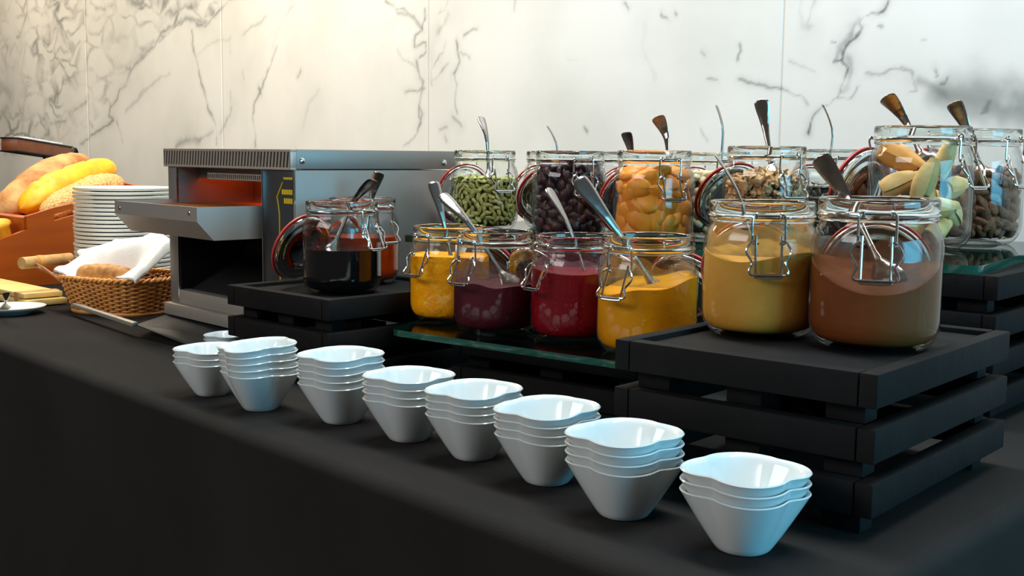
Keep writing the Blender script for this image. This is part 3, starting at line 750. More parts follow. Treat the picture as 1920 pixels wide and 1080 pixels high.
smear(J, f, .083, .110, 'smear_peanut')
spoon_px(J, (1341, 290), (1378, 392), 'thin-handled spoon standing in the peanut spread jar', -.02, -.03, .04, 70, .06)
# ------------------------------------------------------------------ jam jars on the lower glass shelf
J = jar(1211, 1.305, ZL, .99, 'clip-top jar of yellow fruit jam beside the three-tier crate', -33, 26)
ph = math.radians(-33)
f = filling(J, 'yellow_jam', .080, 'peach_jam', 'yellow fruit jam with a sloping surface in its jar', 'jam', wave=lambda t: .010 * math.sin(t + ph) + .002 * math.sin(5 * t) - .003 * math.cos(t + ph))
smear(J, f, .080, .100, 'smear_peach')
spoon_px(J, (1082, 334), (1176, 442), 'broad-handled spoon leaning out of the yellow jam jar', -.03, -.02, .03, 20, .03, 1.35)
J = jar(1076, 1.400, ZL, SS, 'clip-top jar of crimson berry jam on the lower glass shelf', -50, 26)
ph = math.radians(-50)
f = filling(J, 'crimson_jam', .0885, 'berry_jam', 'crimson berry jam filling its jar', 'jam', wave=lambda t: .005 * abs(math.sin(t + ph)) ** 2 - .001)
smear(J, f, .088, .108, 'smear_berry')
spoon_px(J, (1026, 352), (1063, 440), 'slim spoon leaning out of the crimson jam jar', -.02, -.02, .03, 45, .05)
J = jar(928, 1.453, ZL, SS, 'clip-top jar of dark plum jam on the lower glass shelf', -42, 26)
f = filling(J, 'plum_jam', .0655, 'plum_jam', 'dark purple plum jam half filling its jar', 'jam', wave=lambda t: .0018 * math.sin(4 * t + 1) + .0012 * math.sin(7 * t))
smear(J, f, .066, .086, 'smear_plum')
spoon_px(J, (826, 364), (896, 432), 'dark spoon leaning out of the plum jam jar', -.03, -.025, .03, 30, .08, 1.1)
J = jar(843, 1.545, ZL, SS, 'clip-top jar of orange marmalade at the crate end of the lower shelf', -45, 26)
filling(J, 'orange_marmalade', .0935, 'marmalade', 'bright orange marmalade filling its jar', 'jam', wave=lambda t: .001 * math.sin(3 * t))
spoon_px(J, (812, 340), (832, 428), 'spoon standing in the orange marmalade jar', -.01, -.01, .03, 25, .03, 1.15)
# ------------------------------------------------------------------ syrup and honey on the crate by the toaster
J = jar(680, 1.722, ZA - .005, .945, 'clip-top jar of amber honey behind the syrup jar', 36, 24, lid_open=88, lid_drop=.006)
filling(J, 'honey', .0745, 'honey', 'reddish amber honey filling the jar behind the syrup', 'honey')
spoon_px(J, (712, 322), (700, 380), 'spoon standing in the honey jar', .0, 0, .03, 40, -.06, 1.3)
J = jar(642, 1.60, ZA - .005, .945, 'clip-top jar half full of black syrup on the crate by the toaster', 45, 24, lid_open=67)
filling(J, 'dark_syrup', .0655, 'syrup', 'black syrup half filling the jar by the toaster', 'syrup')
spoon_px(J, (704, 338), (668, 395), 'spoon with dark bent handle standing in the black syrup', -.01, 0, .03, 30, -.16, 1.2)

# ------------------------------------------------------------------ pieces of dry food
def blob(L, Wd, Th, nu=8, nv=6, tear=0.0, lump=0.0, seed=0, fold=0.0, furrow=0.0):
    rs = np.random.default_rng(seed); g = G(); rows = []
    for i in range(nv + 1):
        a = math.pi * i / nv
        row = []
        for j in range(nu):
            b = 2 * math.pi * j / nu
            x = -math.cos(a); y = math.sin(a) * math.cos(b); z = math.sin(a) * math.sin(b)
            k = 1 - tear * (x + 1) / 2
            q = 1 + lump * (rs.random() - .5)
            yy = y * k * q * Wd / 2; zz = z * (.5 + .5 * k) * q * Th / 2
            if fold: zz += fold * (yy / Wd) ** 2 * Wd
            if furrow: zz *= 1 + furrow * math.cos(b * 4)
            row.append((x * L / 2 * (1 if lump == 0 else q), yy, zz))
        rows.append(row)
    g.grid(np.array(rows), wrapv=True); return g
def variants(fn, name, material, n=4, sharp=0):
    return [fn(k).mesh(name, material, sharp) for k in range(n)]
def pieces(J, name, meshes, n_wall, n_top, fill, th, label, cat, group, core, jit=.35, arc=2.2, tops=None, topjit=.9, seedv=1, dome=0.0, csh=None):
    root, p, s, hs = J; rs = np.random.default_rng(seedv)
    tocam = math.atan2(-p[1], -p[0]); made = []
    def put(pos, nrm, spin, k, sc):
        z = Vector(nrm).normalized(); ref = Vector((0, 0, 1)) if abs(z.z) < .9 else Vector((1, 0, 0))
        x = ref.cross(z).normalized(); y = z.cross(x)
        x2 = x * math.cos(spin) + y * math.sin(spin); y2 = z.cross(x2)
        M = Matrix(((x2.x, y2.x, z.x, 0), (x2.y, y2.y, z.y, 0), (x2.z, y2.z, z.z, 0), (0, 0, 0, 1)))
        o = bpy.data.objects.new(name, meshes[k % len(meshes)]); COL.objects.link(o)
        Mw = Matrix.Translation(Vector(W(p)) + Vector(pos) * s) @ M @ Matrix.Scale(s * sc, 4)
        o.matrix_world = Matrix.Translation(fit_in_jar(coords[k % len(meshes)], Mw, p, s, hs)) @ Mw
        tag(o, label, cat, group); made.append(o)
    coords = {}
    for me in meshes:
        c_ = np.zeros(len(me.vertices) * 3); me.vertices.foreach_get('co', c_); coords[len(coords)] = c_.reshape(-1, 3)
    gold = .6180339
    zlo = .010
    for i in range(n_wall):
        u = (i + .5) / n_wall; v = (i * gold) % 1
        a = tocam + (v * 2 - 1) * arc; z = zlo + (fill - zlo) * u + rs.normal() * .0015
        z = min(max(z, zlo), fill)
        r = inner_r(z, hs) - th * (.55 + .45 * rs.random())
        nr = Vector((math.cos(a), math.sin(a), 0)) + Vector(rs.normal(0, jit, 3))
        put((r * math.cos(a), r * math.sin(a), z), nr, rs.random() * 6.28, rs.integers(99), .85 + .3 * rs.random())
    R = inner_r(fill, hs) - th
    for i in range(n_top):
        rr = R * math.sqrt((i + .5) / n_top); a = i * 2.39996
        put((rr * math.cos(a), rr * math.sin(a), fill + th * .2 + dome * (1 - (rr / R) ** 2) + rs.random() * th * .4), Vector((0, 0, 1)) + Vector(rs.normal(0, topjit * .5, 3)), rs.random() * 6.28, rs.integers(99), .9 + .25 * rs.random())
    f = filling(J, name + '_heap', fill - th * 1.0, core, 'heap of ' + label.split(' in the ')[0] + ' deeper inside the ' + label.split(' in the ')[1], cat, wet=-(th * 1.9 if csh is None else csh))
    f['kind'] = 'stuff'
    return made
# ---- upper shelf, front row
J = jar(908, 1.845, ZU, SS, 'clip-top jar of green pumpkin seeds beside the toaster', 28, 22, lid_open=80)
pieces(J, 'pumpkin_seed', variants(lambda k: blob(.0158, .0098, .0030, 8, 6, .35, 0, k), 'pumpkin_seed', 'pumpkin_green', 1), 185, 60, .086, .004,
       'green pumpkin seed in the jar beside the toaster', 'seed', 'pumpkin seeds', 'pumpkin_shaded', .26)
spoon_px(J, (900, 218), (911, 300), 'spoon with upright handle standing in the pumpkin seeds', .0, 0, .06, 35, .09)
J = jar(1066, 1.662, ZU, SS, 'clip-top jar of dark dried cranberries between pumpkin seeds and apricots', 21, 22)
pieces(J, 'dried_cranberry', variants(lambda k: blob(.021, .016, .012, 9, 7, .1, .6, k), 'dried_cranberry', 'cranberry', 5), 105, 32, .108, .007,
       'dark dried cranberry in the jar next to the apricots', 'cranberry', 'dried cranberries', 'cranberry_shaded', .8)
J = jar(1223, 1.548, ZU, SS * 1.01, 'clip-top jar of orange dried apricots on the upper glass shelf', 23, 22, lid_open=76)
pieces(J, 'dried_apricot', variants(lambda k: blob(.044, .036, .019, 12, 9, .05, .10, k, fold=.22), 'dried_apricot', 'apricot_orange', 4), 40, 9, .096, .013,
       'orange dried apricot in the jar on the upper shelf', 'apricot', 'dried apricots', 'apricot_shaded', .45)
spoon_px(J, (1232, 218), (1246, 275), 'copper-toned spoon handle rising from the dried apricots', .01, 0, .10, -35, -.16, 1.25)
J = jar(1431, 1.462, ZU, SS * 1.0, 'clip-top jar of walnut pieces behind the peanut spread jar', 33, 22, hs=1.06)
pieces(J, 'walnut_piece', variants(lambda k: blob(.021, .016, .012, 9, 7, .2, .95, k), 'walnut_piece', 'walnut', 6, 28), 110, 56, .088, .009,
       'pale brown walnut piece in the jar behind the peanut spread', 'walnut', 'walnut pieces', 'walnut_shaded', .8, dome=.014)
spoon_px(J, (1427, 186), (1441, 272), 'tall flared spoon handle rising from the walnut pieces', .01, 0, .08, -12, -.05, 1.2)
J = jar(1719, 1.548, ZU, 1.185, 'wide clip-top jar of folded biscuits at the end of the upper shelf', 57, 24, hs=1.02, lid_open=74)
JC = J
SPC = spoon_px(J, (1660, 180), (1708, 262), 'broad spoon handle rising from the biscuit jar', .01, 0, .08, -38, -.16, 1.5)
J = jar(1818, 1.665, ZU, 1.185, 'clip-top jar of brown almonds standing behind the biscuit jar', 51, 24, hs=1.02)
pieces(J, 'almond', variants(lambda k: blob(.025, .0165, .0095, 10, 8, .40, .06, k, furrow=.06), 'almond', 'almond_brown', 4), 110, 24, .082, .007,
       'brown almond in the jar behind the biscuit jar', 'almond', 'almonds', 'almond_shaded', .5)
spoon_px(J, (1787, 191), (1818, 268), 'broad spoon handle rising from the almonds', .01, 0, .06, -35, -.13, 1.5)
# ---- upper shelf, back row
J = jar(1041, 1.90, ZU, SS, 'clip-top jar of brown muesli behind the cranberry jar', 24, 22, lid_open=82)
pieces(J, 'muesli_cluster', variants(lambda k: blob(.014, .011, .009, 7, 5, .1, .7, k), 'muesli_cluster', 'muesli', 4), 70, 14, .085, .006,
       'brown muesli cluster in the jar behind the cranberries', 'muesli', 'muesli clusters', 'muesli_shaded', .8)
spoon_px(J, (1026, 236), (1034, 285), 'thin spoon handle rising behind the cranberry jar', 0, 0, .06, 75, .10)
J = jar(1178, 1.83, ZU, SS, 'clip-top jar of black raisins behind the apricot jar', 4, 22, lid_open=84)
pieces(J, 'raisin', variants(lambda k: blob(.013, .010, .007, 7, 5, .1, .6, k), 'raisin', 'cranberry', 4), 70, 14, .080, .006,
       'black raisin in the jar behind the apricots', 'raisin', 'raisins', 'cranberry_shaded', .8)
spoon_px(J, (1173, 247), (1176, 275), 'short spoon handle showing above the apricot jar', 0, 0, .04, -30, -.12, 1.2)
J = jar(1330, 1.73, ZU, SS, 'clip-top jar of pale blanched nuts between apricots and walnuts', 24, 22, lid_open=82)
pieces(J, 'blanched_nut', variants(lambda k: blob(.014, .0125, .012, 9, 7, .15, .05, k), 'blanched_nut', 'white_nut', 3), 90, 22, .098, .008,
       'pale blanched nut in the jar behind the walnuts', 'nut', 'blanched nuts', 'white_nut_shaded', .8)
spoon_px(J, (1343, 197), (1348, 285), 'slim bright spoon handle rising from the blanched nuts', 0, 0, .08, 65, .07)
J = jar(1549, 1.725, ZU, SS * 1.02, 'clip-top jar of grey sunflower seeds between walnuts and biscuits', 25, 22, hs=1.03, lid_open=82)
pieces(J, 'sunflower_seed', variants(lambda k: blob(.0135, .0048, .003, 7, 6, .4, 0, k), 'sunflower_seed', 'sunflower_grey', 1), 190, 30, .085, .004,
       'grey sunflower seed in the jar behind the walnuts', 'seed', 'sunflower seeds', 'sunflower_shaded', .6)
spoon_px(J, (1541, 195), (1545, 282), 'thin curved spoon handle rising from the sunflower seeds', 0, 0, .06, 80, .10)

# ---- folded biscuits in the wide jar
def biscuit(k, L=.064, Wd=.056):
    rs = np.random.default_rng(k + 40); g = G(); nu, nv = 10, 26; out = np.zeros((nu, nv, 3)); inn = np.zeros((nu, nv, 3))
    turns = 1.25 + .15 * rs.random()
    for i in range(nu):
        u = i / (nu - 1)
        w_ = Wd * (.36 + .64 * math.sin(math.pi * min(1, .12 + u * .75)) ** .8) * (1.0 - .35 * u)
        for j in range(nv):
            v = j / (nv - 1); a = -.6 + v * turns * 2 * math.pi; r = w_ / 2 * (.62 + .38 * v)
            e = .006 * math.sin(v * 6 + k) * (1 if i in (0, nu - 1) else .3)
            out[i, j] = ((u - .5) * L + e, r * math.cos(a), r * .62 * math.sin(a)); r2 = r - .0024
            inn[i, j] = ((u - .5) * L + e, r2 * math.cos(a), r2 * .62 * math.sin(a))
    loop = np.concatenate([out, inn[:, ::-1]], 1)
    g.grid(loop, wrapv=True)
    return g
bm_p = [biscuit(k).mesh('folded_biscuit', 'biscuit_pale', 75) for k in range(3)]; bm_g = [biscuit(9, .078, .058).mesh('folded_biscuit', 'biscuit_gold', 75)]
root, p, s, hs = JC; tocam = math.atan2(-p[1], -p[0])
# (height, heading from camera deg (+ = picture right), radius, spin deg, tilt deg, golden)
placed = []
for k, (z, az, r, sp, tl, gd) in enumerate([(.020, 50, .030, 20, 10, 0), (.019, 5, .034, 150, -8, 0), (.020, -45, .030, 60, 5, 0), (.022, 170, .028, 0, 0, 0), (.040, 62, .030, -25, 12, 0), (.043, 20, .036, 5, -6, 0), (.044, -40, .032, 120, 10, 0),
       (.045, 150, .030, 40, 0, 0), (.060, 58, .031, 8, 0, 0), (.060, 14, .036, 75, -10, 0), (.062, -34, .033, 25, 12, 0), (.080, 44, .028, 80, -15, 0), (.078, 24, .024, -70, 10, 0), (.092, -42, .030, -22, 10, 1), (.066, -160, .030, 10, 0, 0), (.088, 150, .02, 30, 10, 0)]):
    a = tocam + math.radians(az)
    me = bm_g[0] if gd else bm_p[k % 3]
    o = bpy.data.objects.new('folded_biscuit', me); COL.objects.link(o)
    rad = Vector((math.cos(a), math.sin(a), 0)); tg = Vector((-math.sin(a), math.cos(a), 0)); upz = Vector((0, 0, 1))
    x = (tg * math.cos(math.radians(sp)) + upz * math.sin(math.radians(sp))).normalized(); y = rad.cross(x)
    M = Matrix(((x.x, y.x, rad.x, 0), (x.y, y.y, rad.y, 0), (x.z, y.z, rad.z, 0), (0, 0, 0, 1)))
    o.matrix_world = Matrix.Translation(Vector(W(p)) + (rad * r + upz * z) * s) @ M @ Matrix.Rotation(math.radians(tl), 4, 'Y') @ Matrix.Scale(s * (.70 if gd else .64), 4)
    placed.append(o)
    if gd: tag(o, 'golden brown folded biscuit among the pale ones in the wide jar', 'biscuit', 'folded biscuits')
    else: tag(o, 'pale folded biscuit in the wide jar on the upper shelf', 'biscuit', 'folded biscuits')

from mathutils.bvhtree import BVHTree
def settle(objs, p, s, hs, fixed, rounds=90):
    fv = np.array([tuple(fixed.matrix_basis @ v.co) for v in fixed.data.vertices]); ft = BVHTree.FromPolygons(fv.tolist(), [tuple(q.vertices) for q in fixed.data.polygons])
    co = []; mats = []
    for o in objs:
        c_ = np.zeros(len(o.data.vertices) * 3); o.data.vertices.foreach_get('co', c_); co.append(c_.reshape(-1, 3)); mats.append(o.matrix_world.copy())
    polys = [[tuple(q.vertices) for q in o.data.polygons] for o in objs]
    for it in range(rounds):
        for i in range(len(objs)): mats[i] = Matrix.Translation(fit_in_jar(co[i], mats[i], p, s, hs)) @ mats[i]
        pts = [c @ np.array(m.to_3x3()).T + np.array(m.translation) for c, m in zip(co, mats)]
        tr = [BVHTree.FromPolygons(v.tolist(), f) for v, f in zip(pts, polys)]; hit = 0
        for i in range(len(objs)):
            if tr[i].overlap(ft):
                hit += 1; c = pts[i].mean(0); q = np.array(ft.find_nearest(Vector(c))[0]); d = c - q; d[2] = 0; d /= np.linalg.norm(d) + 1e-9; mats[i].translation += Vector(d * .002)
            for j in range(i):
                n_ = len(tr[i].overlap(tr[j]))
                if n_ == 0: continue
                hit += 1; d = pts[i].mean(0) - pts[j].mean(0); d /= np.linalg.norm(d) + 1e-9
                st = .0016 if n_ > 12 else .0007
                mats[i].translation += Vector(d * st); mats[j].translation -= Vector(d * st)
        if not hit: break
    def world(i, m): return co[i] @ np.array(m.to_3x3()).T + np.array(m.translation)
    tr = [BVHTree.FromPolygons(world(i, m).tolist(), f) for i, (m, f) in enumerate(zip(mats, polys))]
    for it in range(45):                                  # then let each sink until it rests on its neighbours or the glass
        for i in sorted(range(len(objs)), key=lambda q: mats[q].translation.z):
            m = Matrix.Translation((0, 0, -.0012)) @ mats[i]; m = Matrix.Translation(fit_in_jar(co[i], m, p, s, hs)) @ m
            if m.translation.z > mats[i].translation.z - .0004: continue
            t = BVHTree.FromPolygons(world(i, m).tolist(), polys[i])
            if len(t.overlap(ft)) > len(tr[i].overlap(ft)): continue
            if sum(len(t.overlap(tr[j])) for j in range(len(objs)) if j != i) <= sum(len(tr[i].overlap(tr[j])) for j in range(len(objs)) if j != i): mats[i], tr[i] = m, t
    for o, m in zip(objs, mats): o.matrix_world = m
settle(placed, p, s, hs, SPC)

# ------------------------------------------------------------------ stacks of wavy white bowls
def bowl_mesh():
    R, rb, h = .0510, .0205, .047; seg = 96; th = np.arange(seg) * 2 * math.pi / seg
    def lobe(t):   # 1 at four lobes, dips between
        return (np.sqrt(np.cos(2 * t) ** 2 + .05) - math.sqrt(.05)) / (math.sqrt(1.05) - math.sqrt(.05))
    L = lobe(th)
    def ring(t, inset, dz=0.0):
        # t: 0 foot .. 1 rim
        r = rb + (R - rb) * (t ** 0.92) - inset
        amp = .150 * t ** .42 + .02
        rr = r * (1 - amp * (1 - L))
        z = h * t + dz + .0010 * (1 - L) * t ** 3
        return np.stack([rr * np.cos(th), rr * np.sin(th), z], 1)
    rows = [np.stack([0 * th, 0 * th, 0 * th + .0008], 1)]
    f0 = ring(0, .0010); f0[:, 2] = 0; rows.append(f0)
    for t in (.03, .12, .25, .4, .55, .7, .82, .9, .96): rows.append(ring(t, 0))
    a = ring(1, 0.0003, -.0006); rows.append(a); b = ring(1, .0012, .0004); rows.append(b); c = ring(1, .0024, -.0004); rows.append(c)
    for t in (.96, .9, .82, .7, .55, .4, .25, .15): rows.append(ring(t, .0030 + .0008 * min(1, (1 - t) / .12), .001))
    fl = ring(.12, .0062, .0004); rows.append(fl)
    rows.append(np.stack([0 * th, 0 * th, 0 * th + .0060], 1))
    g = G(); g.grid(np.array(rows), wrapv=True)
    return g.mesh('bowl', 'porcelain', 50)
bowl_me = bowl_mesh()
def bowl_stack(px, n, scale, idx, rot=0, lean=0.0, pos=None, nm=None):
    p = at(*px) if pos is None else np.array(pos)
    where = nm or ('%s stack counting from the toaster' % ORD[idx])
    for k in range(n):
        o = bpy.data.objects.new('bowl', bowl_me); COL.objects.link(o)
        o.location = W((p[0], p[1], k * .0083 * scale))
        o.scale = (scale,) * 3
        tl = lean * k / max(1, n - 1)                    # a stack leans a little more with each bowl
        o.rotation_euler = (tl * .5, -tl, YAW + math.radians(rot))
        lab = ('top' if k == n - 1 else ('bottom' if k == 0 else ORD[k] + ' from bottom')) + ' white lobed bowl of the ' + where
        tag(o, lab, 'bowl', 'stacked white bowls')
for i, (px, n, sc, rot, lean) in enumerate([((398, 739), 3, .93, 10, .0), ((489, 766), 5, .97, -14, .07), ((641, 790), 5, .98, 4, .02), ((767, 823), 4, .98, 8, .0), ((889, 857), 4, .98, 6, .02), ((1026, 902), 4, .99, 2, .03), ((1169, 964), 4, 1.0, -6, .02), ((1393, 1028), 3, 1.0, -4, .0)]):
    bowl_stack(px, n, sc, i, rot, lean)
bowl_stack(None, 2, .68, 0, 20, 0.0, pos=(-1.507, .826, 0), nm='small stack between the toaster and its crate')
# ------------------------------------------------------------------ conveyor toaster
def toaster():
    Yt = .93; Yb = 1.244; X0, X1 = -1.897, -1.487
    root = tag(empty('conveyor_toaster', W(((X0 + X1) / 2, (Yt + Yb) / 2, 0))), 'stainless steel conveyor toaster with slotted top vent and feed tray', 'toaster')
    ox, oy = (X0 + X1) / 2, (Yt + Yb) / 2
    def bx(name, x0, x1, y0, y1, z0, z1, m, bev=.001, par=None):
        g = G(); g.box(((x0 + x1) / 2 - ox, (y0 + y1) / 2 - oy, (z0 + z1) / 2), (x1 - x0, y1 - y0, z1 - z0), 0, bev); return g.build(name, m, par or root)
    bx('side_wall', X0, -1.863, Yt, Yb, 0, .2775, 'steel_dark')
    bx('control_column', -1.578, X1, Yt, Yb, .004, .2775, 'panel_grey')
    bx('side_panel', X1, X1 + .0016, Yt + .001, Yb, .004, .2775, 'steel_dark', .0004)
    bx('back_wall', -1.863, -1.578, Yb - .01, Yb, 0, .2775, 'steel_dark')
    bx('cavity_floor', -1.863, -1.578, Yt + .02, Yb - .01, .19, .20, 'steel_dark')
    bx('rear_reflector', -1.862, -1.579, Yt + .15, Yt + .155, .20, .277, 'steel_dark')
    bx('cavity_lining', -1.862, -1.579, Yt + .004, Yb - .011, .004, .03, 'inside_shade', .0005)
    bx('chute_back', -1.862, -1.579, Yt + .13, Yt + .135, .03, .19, 'inside_shade', .0005)
    bx('cavity_shade_sheet', -1.863, -1.8615, Yt + .003, Yt + .14, .064, .186, 'inside_shade', 0)  # added sheets on both sides, painting the lower opening's shade black
    bx('cavity_shade_sheet', -1.5795, -1.578, Yt + .003, Yt + .14, .064, .186, 'inside_shade', 0)
    # sloping exit chute
    g = G(); g.box((-1.7205 - ox, Yt + .075 - oy, .090), (.282, .15, .003), 0, .0005, R=Matrix.Rotation(math.radians(28), 3, 'X')); g.build('exit_chute', 'inside_shade', root)
    # top housing with slotted vent front
    tx1 = -1.4895
    bx('top_cover', -1.905, tx1, Yt + .006, Yb + .004, .279, .309, 'steel_dark', .0012)
    bx('top_lip', -1.905, tx1, Yt - .004, Yt + .006, .3045, .309, 'slat_steel', .0008)
    bx('vent_sill', -1.905, tx1, Yt - .004, Yt + .006, .2775, .2815, 'slat_steel', .0008)
    bx('vent_backing', -1.9035, tx1 - .002, Yt + .004, Yt + .006, .281, .305, 'inside_shade', 0)
    bx('vent_end', -1.905, -1.9025, Yt - .004, Yt + .006, .281, .305, 'steel_dark', .0003)
    bx('vent_end', tx1 - .0035, tx1, Yt - .004, Yt + .006, .281, .305, 'steel', .0003)
    bx('vent_divider', -1.580, -1.5775, Yt - .004, Yt + .003, .281, .305, 'steel_dark', .0003)
    n = 43
    g = G(); g.box((0, 0, 0), (.0048, .0075, .0242), 0, 0, R=Matrix.Rotation(math.radians(10), 3, 'Y')); sl = g.mesh('vent_slat', 'slat_steel')
    for k in range(n):
        o = link_child('vent_slat', sl, root); o.location = (-1.8985 + k * (.4045 / (n - 1)) - ox, Yt + .0002 - oy, .293)
    # strips below the lower opening
    bx('crumb_drawer', -1.863, -1.578, Yt - .001, Yt + .02, .0385, .0635, 'steel')
    bx('base_strip', X0 - .003, -1.578, Yt - .012, Yt + .012, .018, .0385, 'steel')
    bx('frame_edge', -1.8645, -1.8625, Yt - .0012, Yt + .002, .04, .2775, 'chrome', 0)
    bx('frame_edge', -1.5795, -1.5775, Yt - .0012, Yt + .002, .06, .2775, 'chrome', 0)
    bx('frame_edge', X1 - .0012, X1 + .0022, Yt - .0008, Yt + .001, .01, .2775, 'chrome', 0)
    # feed tray: profile in Y-Z, extruded along X
    prof = [(.818, .221), (.818, .199), (.845, .170), (.945, .170), (.945, .186), (.850, .186), (.8215, .205), (.8215, .221)]
    g = G(); v = []; xa, xb = -1.866, -1.578
    for x in (xa + .0017, xb - .0017): v += [(x - ox, y - oy, z) for y, z in prof]
    m = len(prof)
    g.add(v, [(i, (i + 1) % m, m + (i + 1) % m, m + i) for i in range(m)] + [tuple(range(m - 1, -1, -1)), tuple(range(m, 2 * m))], 0, False)
    for x in (xa, xb - .0016):   # side cheeks
        pc = [(.818, .221), (.818, .199), (.845, .170), (.945, .170), (.945, .221)]; vv = [(x - ox, y - oy, z) for y, z in pc] + [(x + .0016 - ox, y - oy, z) for y, z in pc]
        k = len(pc); g.add(vv, [(i, (i + 1) % k, k + (i + 1) % k, k + i) for i in range(k)] + [tuple(range(k - 1, -1, -1)), tuple(range(k, 2 * k))], 0, False)
    tray = g.build('feed_tray', 'steel', root); fix_normals(tray)
    g = G()
    for k in range(26):
        y = .836 + k * .0085; g.tube([(-1.862 - ox, y - oy, .2145), (-1.582 - ox, y - oy, .2145)], .0011, 5)
    for k in range(9):
        x = -1.855 + k * .0335; g.tube([(x - ox, .835 - oy, .2135), (x - ox, 1.05 - oy, .2135)], .0011, 5)
    mat('belt_hot', rgb(196, 122, 60), .35, .9)
    g.build('conveyor_belt', 'belt_hot', root)
    def screw(x, y, z, ax, r=.0042):
        g = G(); pr = [(0, .0022), (r * .6, .0020), (r * .95, .0010), (r, -.001)]; g.lathe(pr, 16)
        o = g.build('screw', 'chrome', root); o.location = (x - ox, y - oy, z)
        o.rotation_euler = (math.pi / 2, 0, 0) if ax == 'y' else (0, math.pi / 2, 0)
    screw(-1.846, .818, .209, 'y'); screw(-1.602, .818, .211, 'y'); screw(tx1, Yt + .016, .2915, 'x', .005); screw(tx1, Yb - .022, .290, 'x', .005)
    # heating rods inside the upper cavity
    m_ = bpy.data.materials.new('hot_element'); m_.use_nodes = True; b = m_.node_tree.nodes['Principled BSDF']
    b.inputs['Base Color'].default_value = (.2, .03, .01, 1); b.inputs['Emission Color'].default_value = (1, .09, .012, 1); b.inputs['Emission Strength'].default_value = 3.2; MATS['hot_element'] = m_
    for k in range(4):
        y = Yt + .055 + k * .025; g = G(); g.tube([(-1.858 - ox, y - oy, .2725), (-1.582 - ox, y - oy, .2725)], .0035, 8); g.build('heating_rod', 'hot_element', root)
    for k in range(3):
        g = G(); g.tube([(-1.855 - ox, Yt + .05 + k * .04 - oy, .203), (-1.585 - ox, Yt + .05 + k * .04 - oy, .203)], .003, 8); g.build('heating_rod', 'hot_element', root)
    bx('added_rod_screen', -1.862, -1.579, Yt + .040, Yt + .043, .258, .2775, 'steel_dark', .0004)  # added plate that hides the bright rods from the front
    # wire guard hanging below the vent
    g = G()
    for k in range(30):
        x = -1.77 + k * .0063; g.tube([(x - ox, Yt + .010 - oy, .268), (x - ox, Yt + .010 - oy, .259)], .0008, 5)
    for z in (.268, .259): g.tube([(-1.772 - ox, Yt + .010 - oy, z), (-1.584 - ox, Yt + .010 - oy, z)], .001, 5)
    g.build('wire_guard', 'steel', root)
    # decal on the control column: dark plate, yellow outline and two rows of yellow print
    y = Yt - .0008
    pl = [(-1.527, .012), (-1.527, .222), (-1.533, .238), (-1.515, .262), (-1.489, .266), (-1.489, .012)]
    g = G(); v = [(x - ox, y - oy, z) for x, z in pl] + [(x - ox, Yt + .0004 - oy, z) for x, z in pl]; k = len(pl)
    g.add(v, [tuple(range(k)), tuple(range(2 * k - 1, k - 1, -1))] + [(i, k + i, k + (i + 1) % k, (i + 1) % k) for i in range(k)], 0, False)
    mat('decal_grey', rgb(58, 62, 62), .45, .3)
    dc = g.build('decal_plate', 'decal_grey', root); fix_normals(dc)
    g = G(); g.tube([(x - ox, y - .0003 - oy, z) for x, z in [(-1.527, .012), (-1.527, .21), (-1.530, .225), (-1.5335, .236), (-1.517, .259)]], .0011, 5); g.build('decal_outline', 'yellow_print', dc)
    g = G()
    for (xa_, xb_, z, h) in ((-1.5145, -1.4895, .265, .0035), (-1.520, -1.4895, .2445, .0075), (-1.514, -1.4895, .231, .0080)):
        nn = 5
        for q in range(nn):
            w_ = (xb_ - xa_) / nn; xx = xa_ + (q + .5) * w_
            g.box((xx - ox, y - .0004 - oy, z), (w_ * .80, .0006, h)); 
    g.build('decal_print', 'yellow_print', dc)
    # slide-out crumb tray with a raised rail, at the foot of the toaster
    g = G()
    zt = .020
    v = [(-1.905, .93, .016), (-1.79, .815, zt), (-1.60, .822, .006), (-1.56, .93, .010)]
    V = [(a - ox, b - oy, c) for a, b, c in v] + [(a - ox, b - oy, c - .0015) for a, b, c in v]
    g.add(V, [(0, 1, 2, 3), (7, 6, 5, 4), (0, 4, 5, 1), (1, 5, 6, 2), (2, 6, 7, 3), (3, 7, 4, 0)], 0, False)
    ot = g.build('crumb_slide', 'panel_grey', root); fix_normals(ot)
    g = G(); a, b = np.array((-2.088, .833, .020)), np.array((-1.788, .8125, .021)); dv = b - a
    g.box(tuple((a + b) / 2 - np.array((ox, oy, 0))), (float(np.linalg.norm(dv)), .010, .007), math.atan2(dv[1], dv[0]), .001); g.build('slide_rail', 'steel', ot)
toaster()

# ------------------------------------------------------------------ tall stack of plates
ORDW = ORD + ['eleventh', 'twelfth', 'thirteenth', 'fourteenth', 'fifteenth', 'sixteenth', 'seventeenth', 'eighteenth', 'nineteenth', 'twentieth'] + ['twenty-' + q for q in ORD]
def plate_stack():
    c = dep(236, 2.45, 0); pitch = .0083; n = 27
    pr = [(0, .002), (.052, .002), (.056, 0), (.060, .002), (.075, .006), (.094, .0062), (.0992, .0064), (.1003, .0074), (.1004, .0116), (.099, .0124), (.090, .0116), (.070, .0100), (.060, .0086), (.05, .0083), (0, .0083)]
    me = G().lathe(pr, 56).mesh('plate', 'plate_white', 50)
    for k in range(n):
        o = bpy.data.objects.new('plate', me); COL.objects.link(o)
        o.location = W((c[0] + random.uniform(-.0016, .0016), c[1] + random.uniform(-.0016, .0016), k * pitch))
        tag(o, 'white plate, %s from the bottom of the tall plate stack' % ORDW[k] if k < n - 1 else 'topmost white plate of the tall stack behind the basket', 'plate', 'plates in the tall stack')
plate_stack()

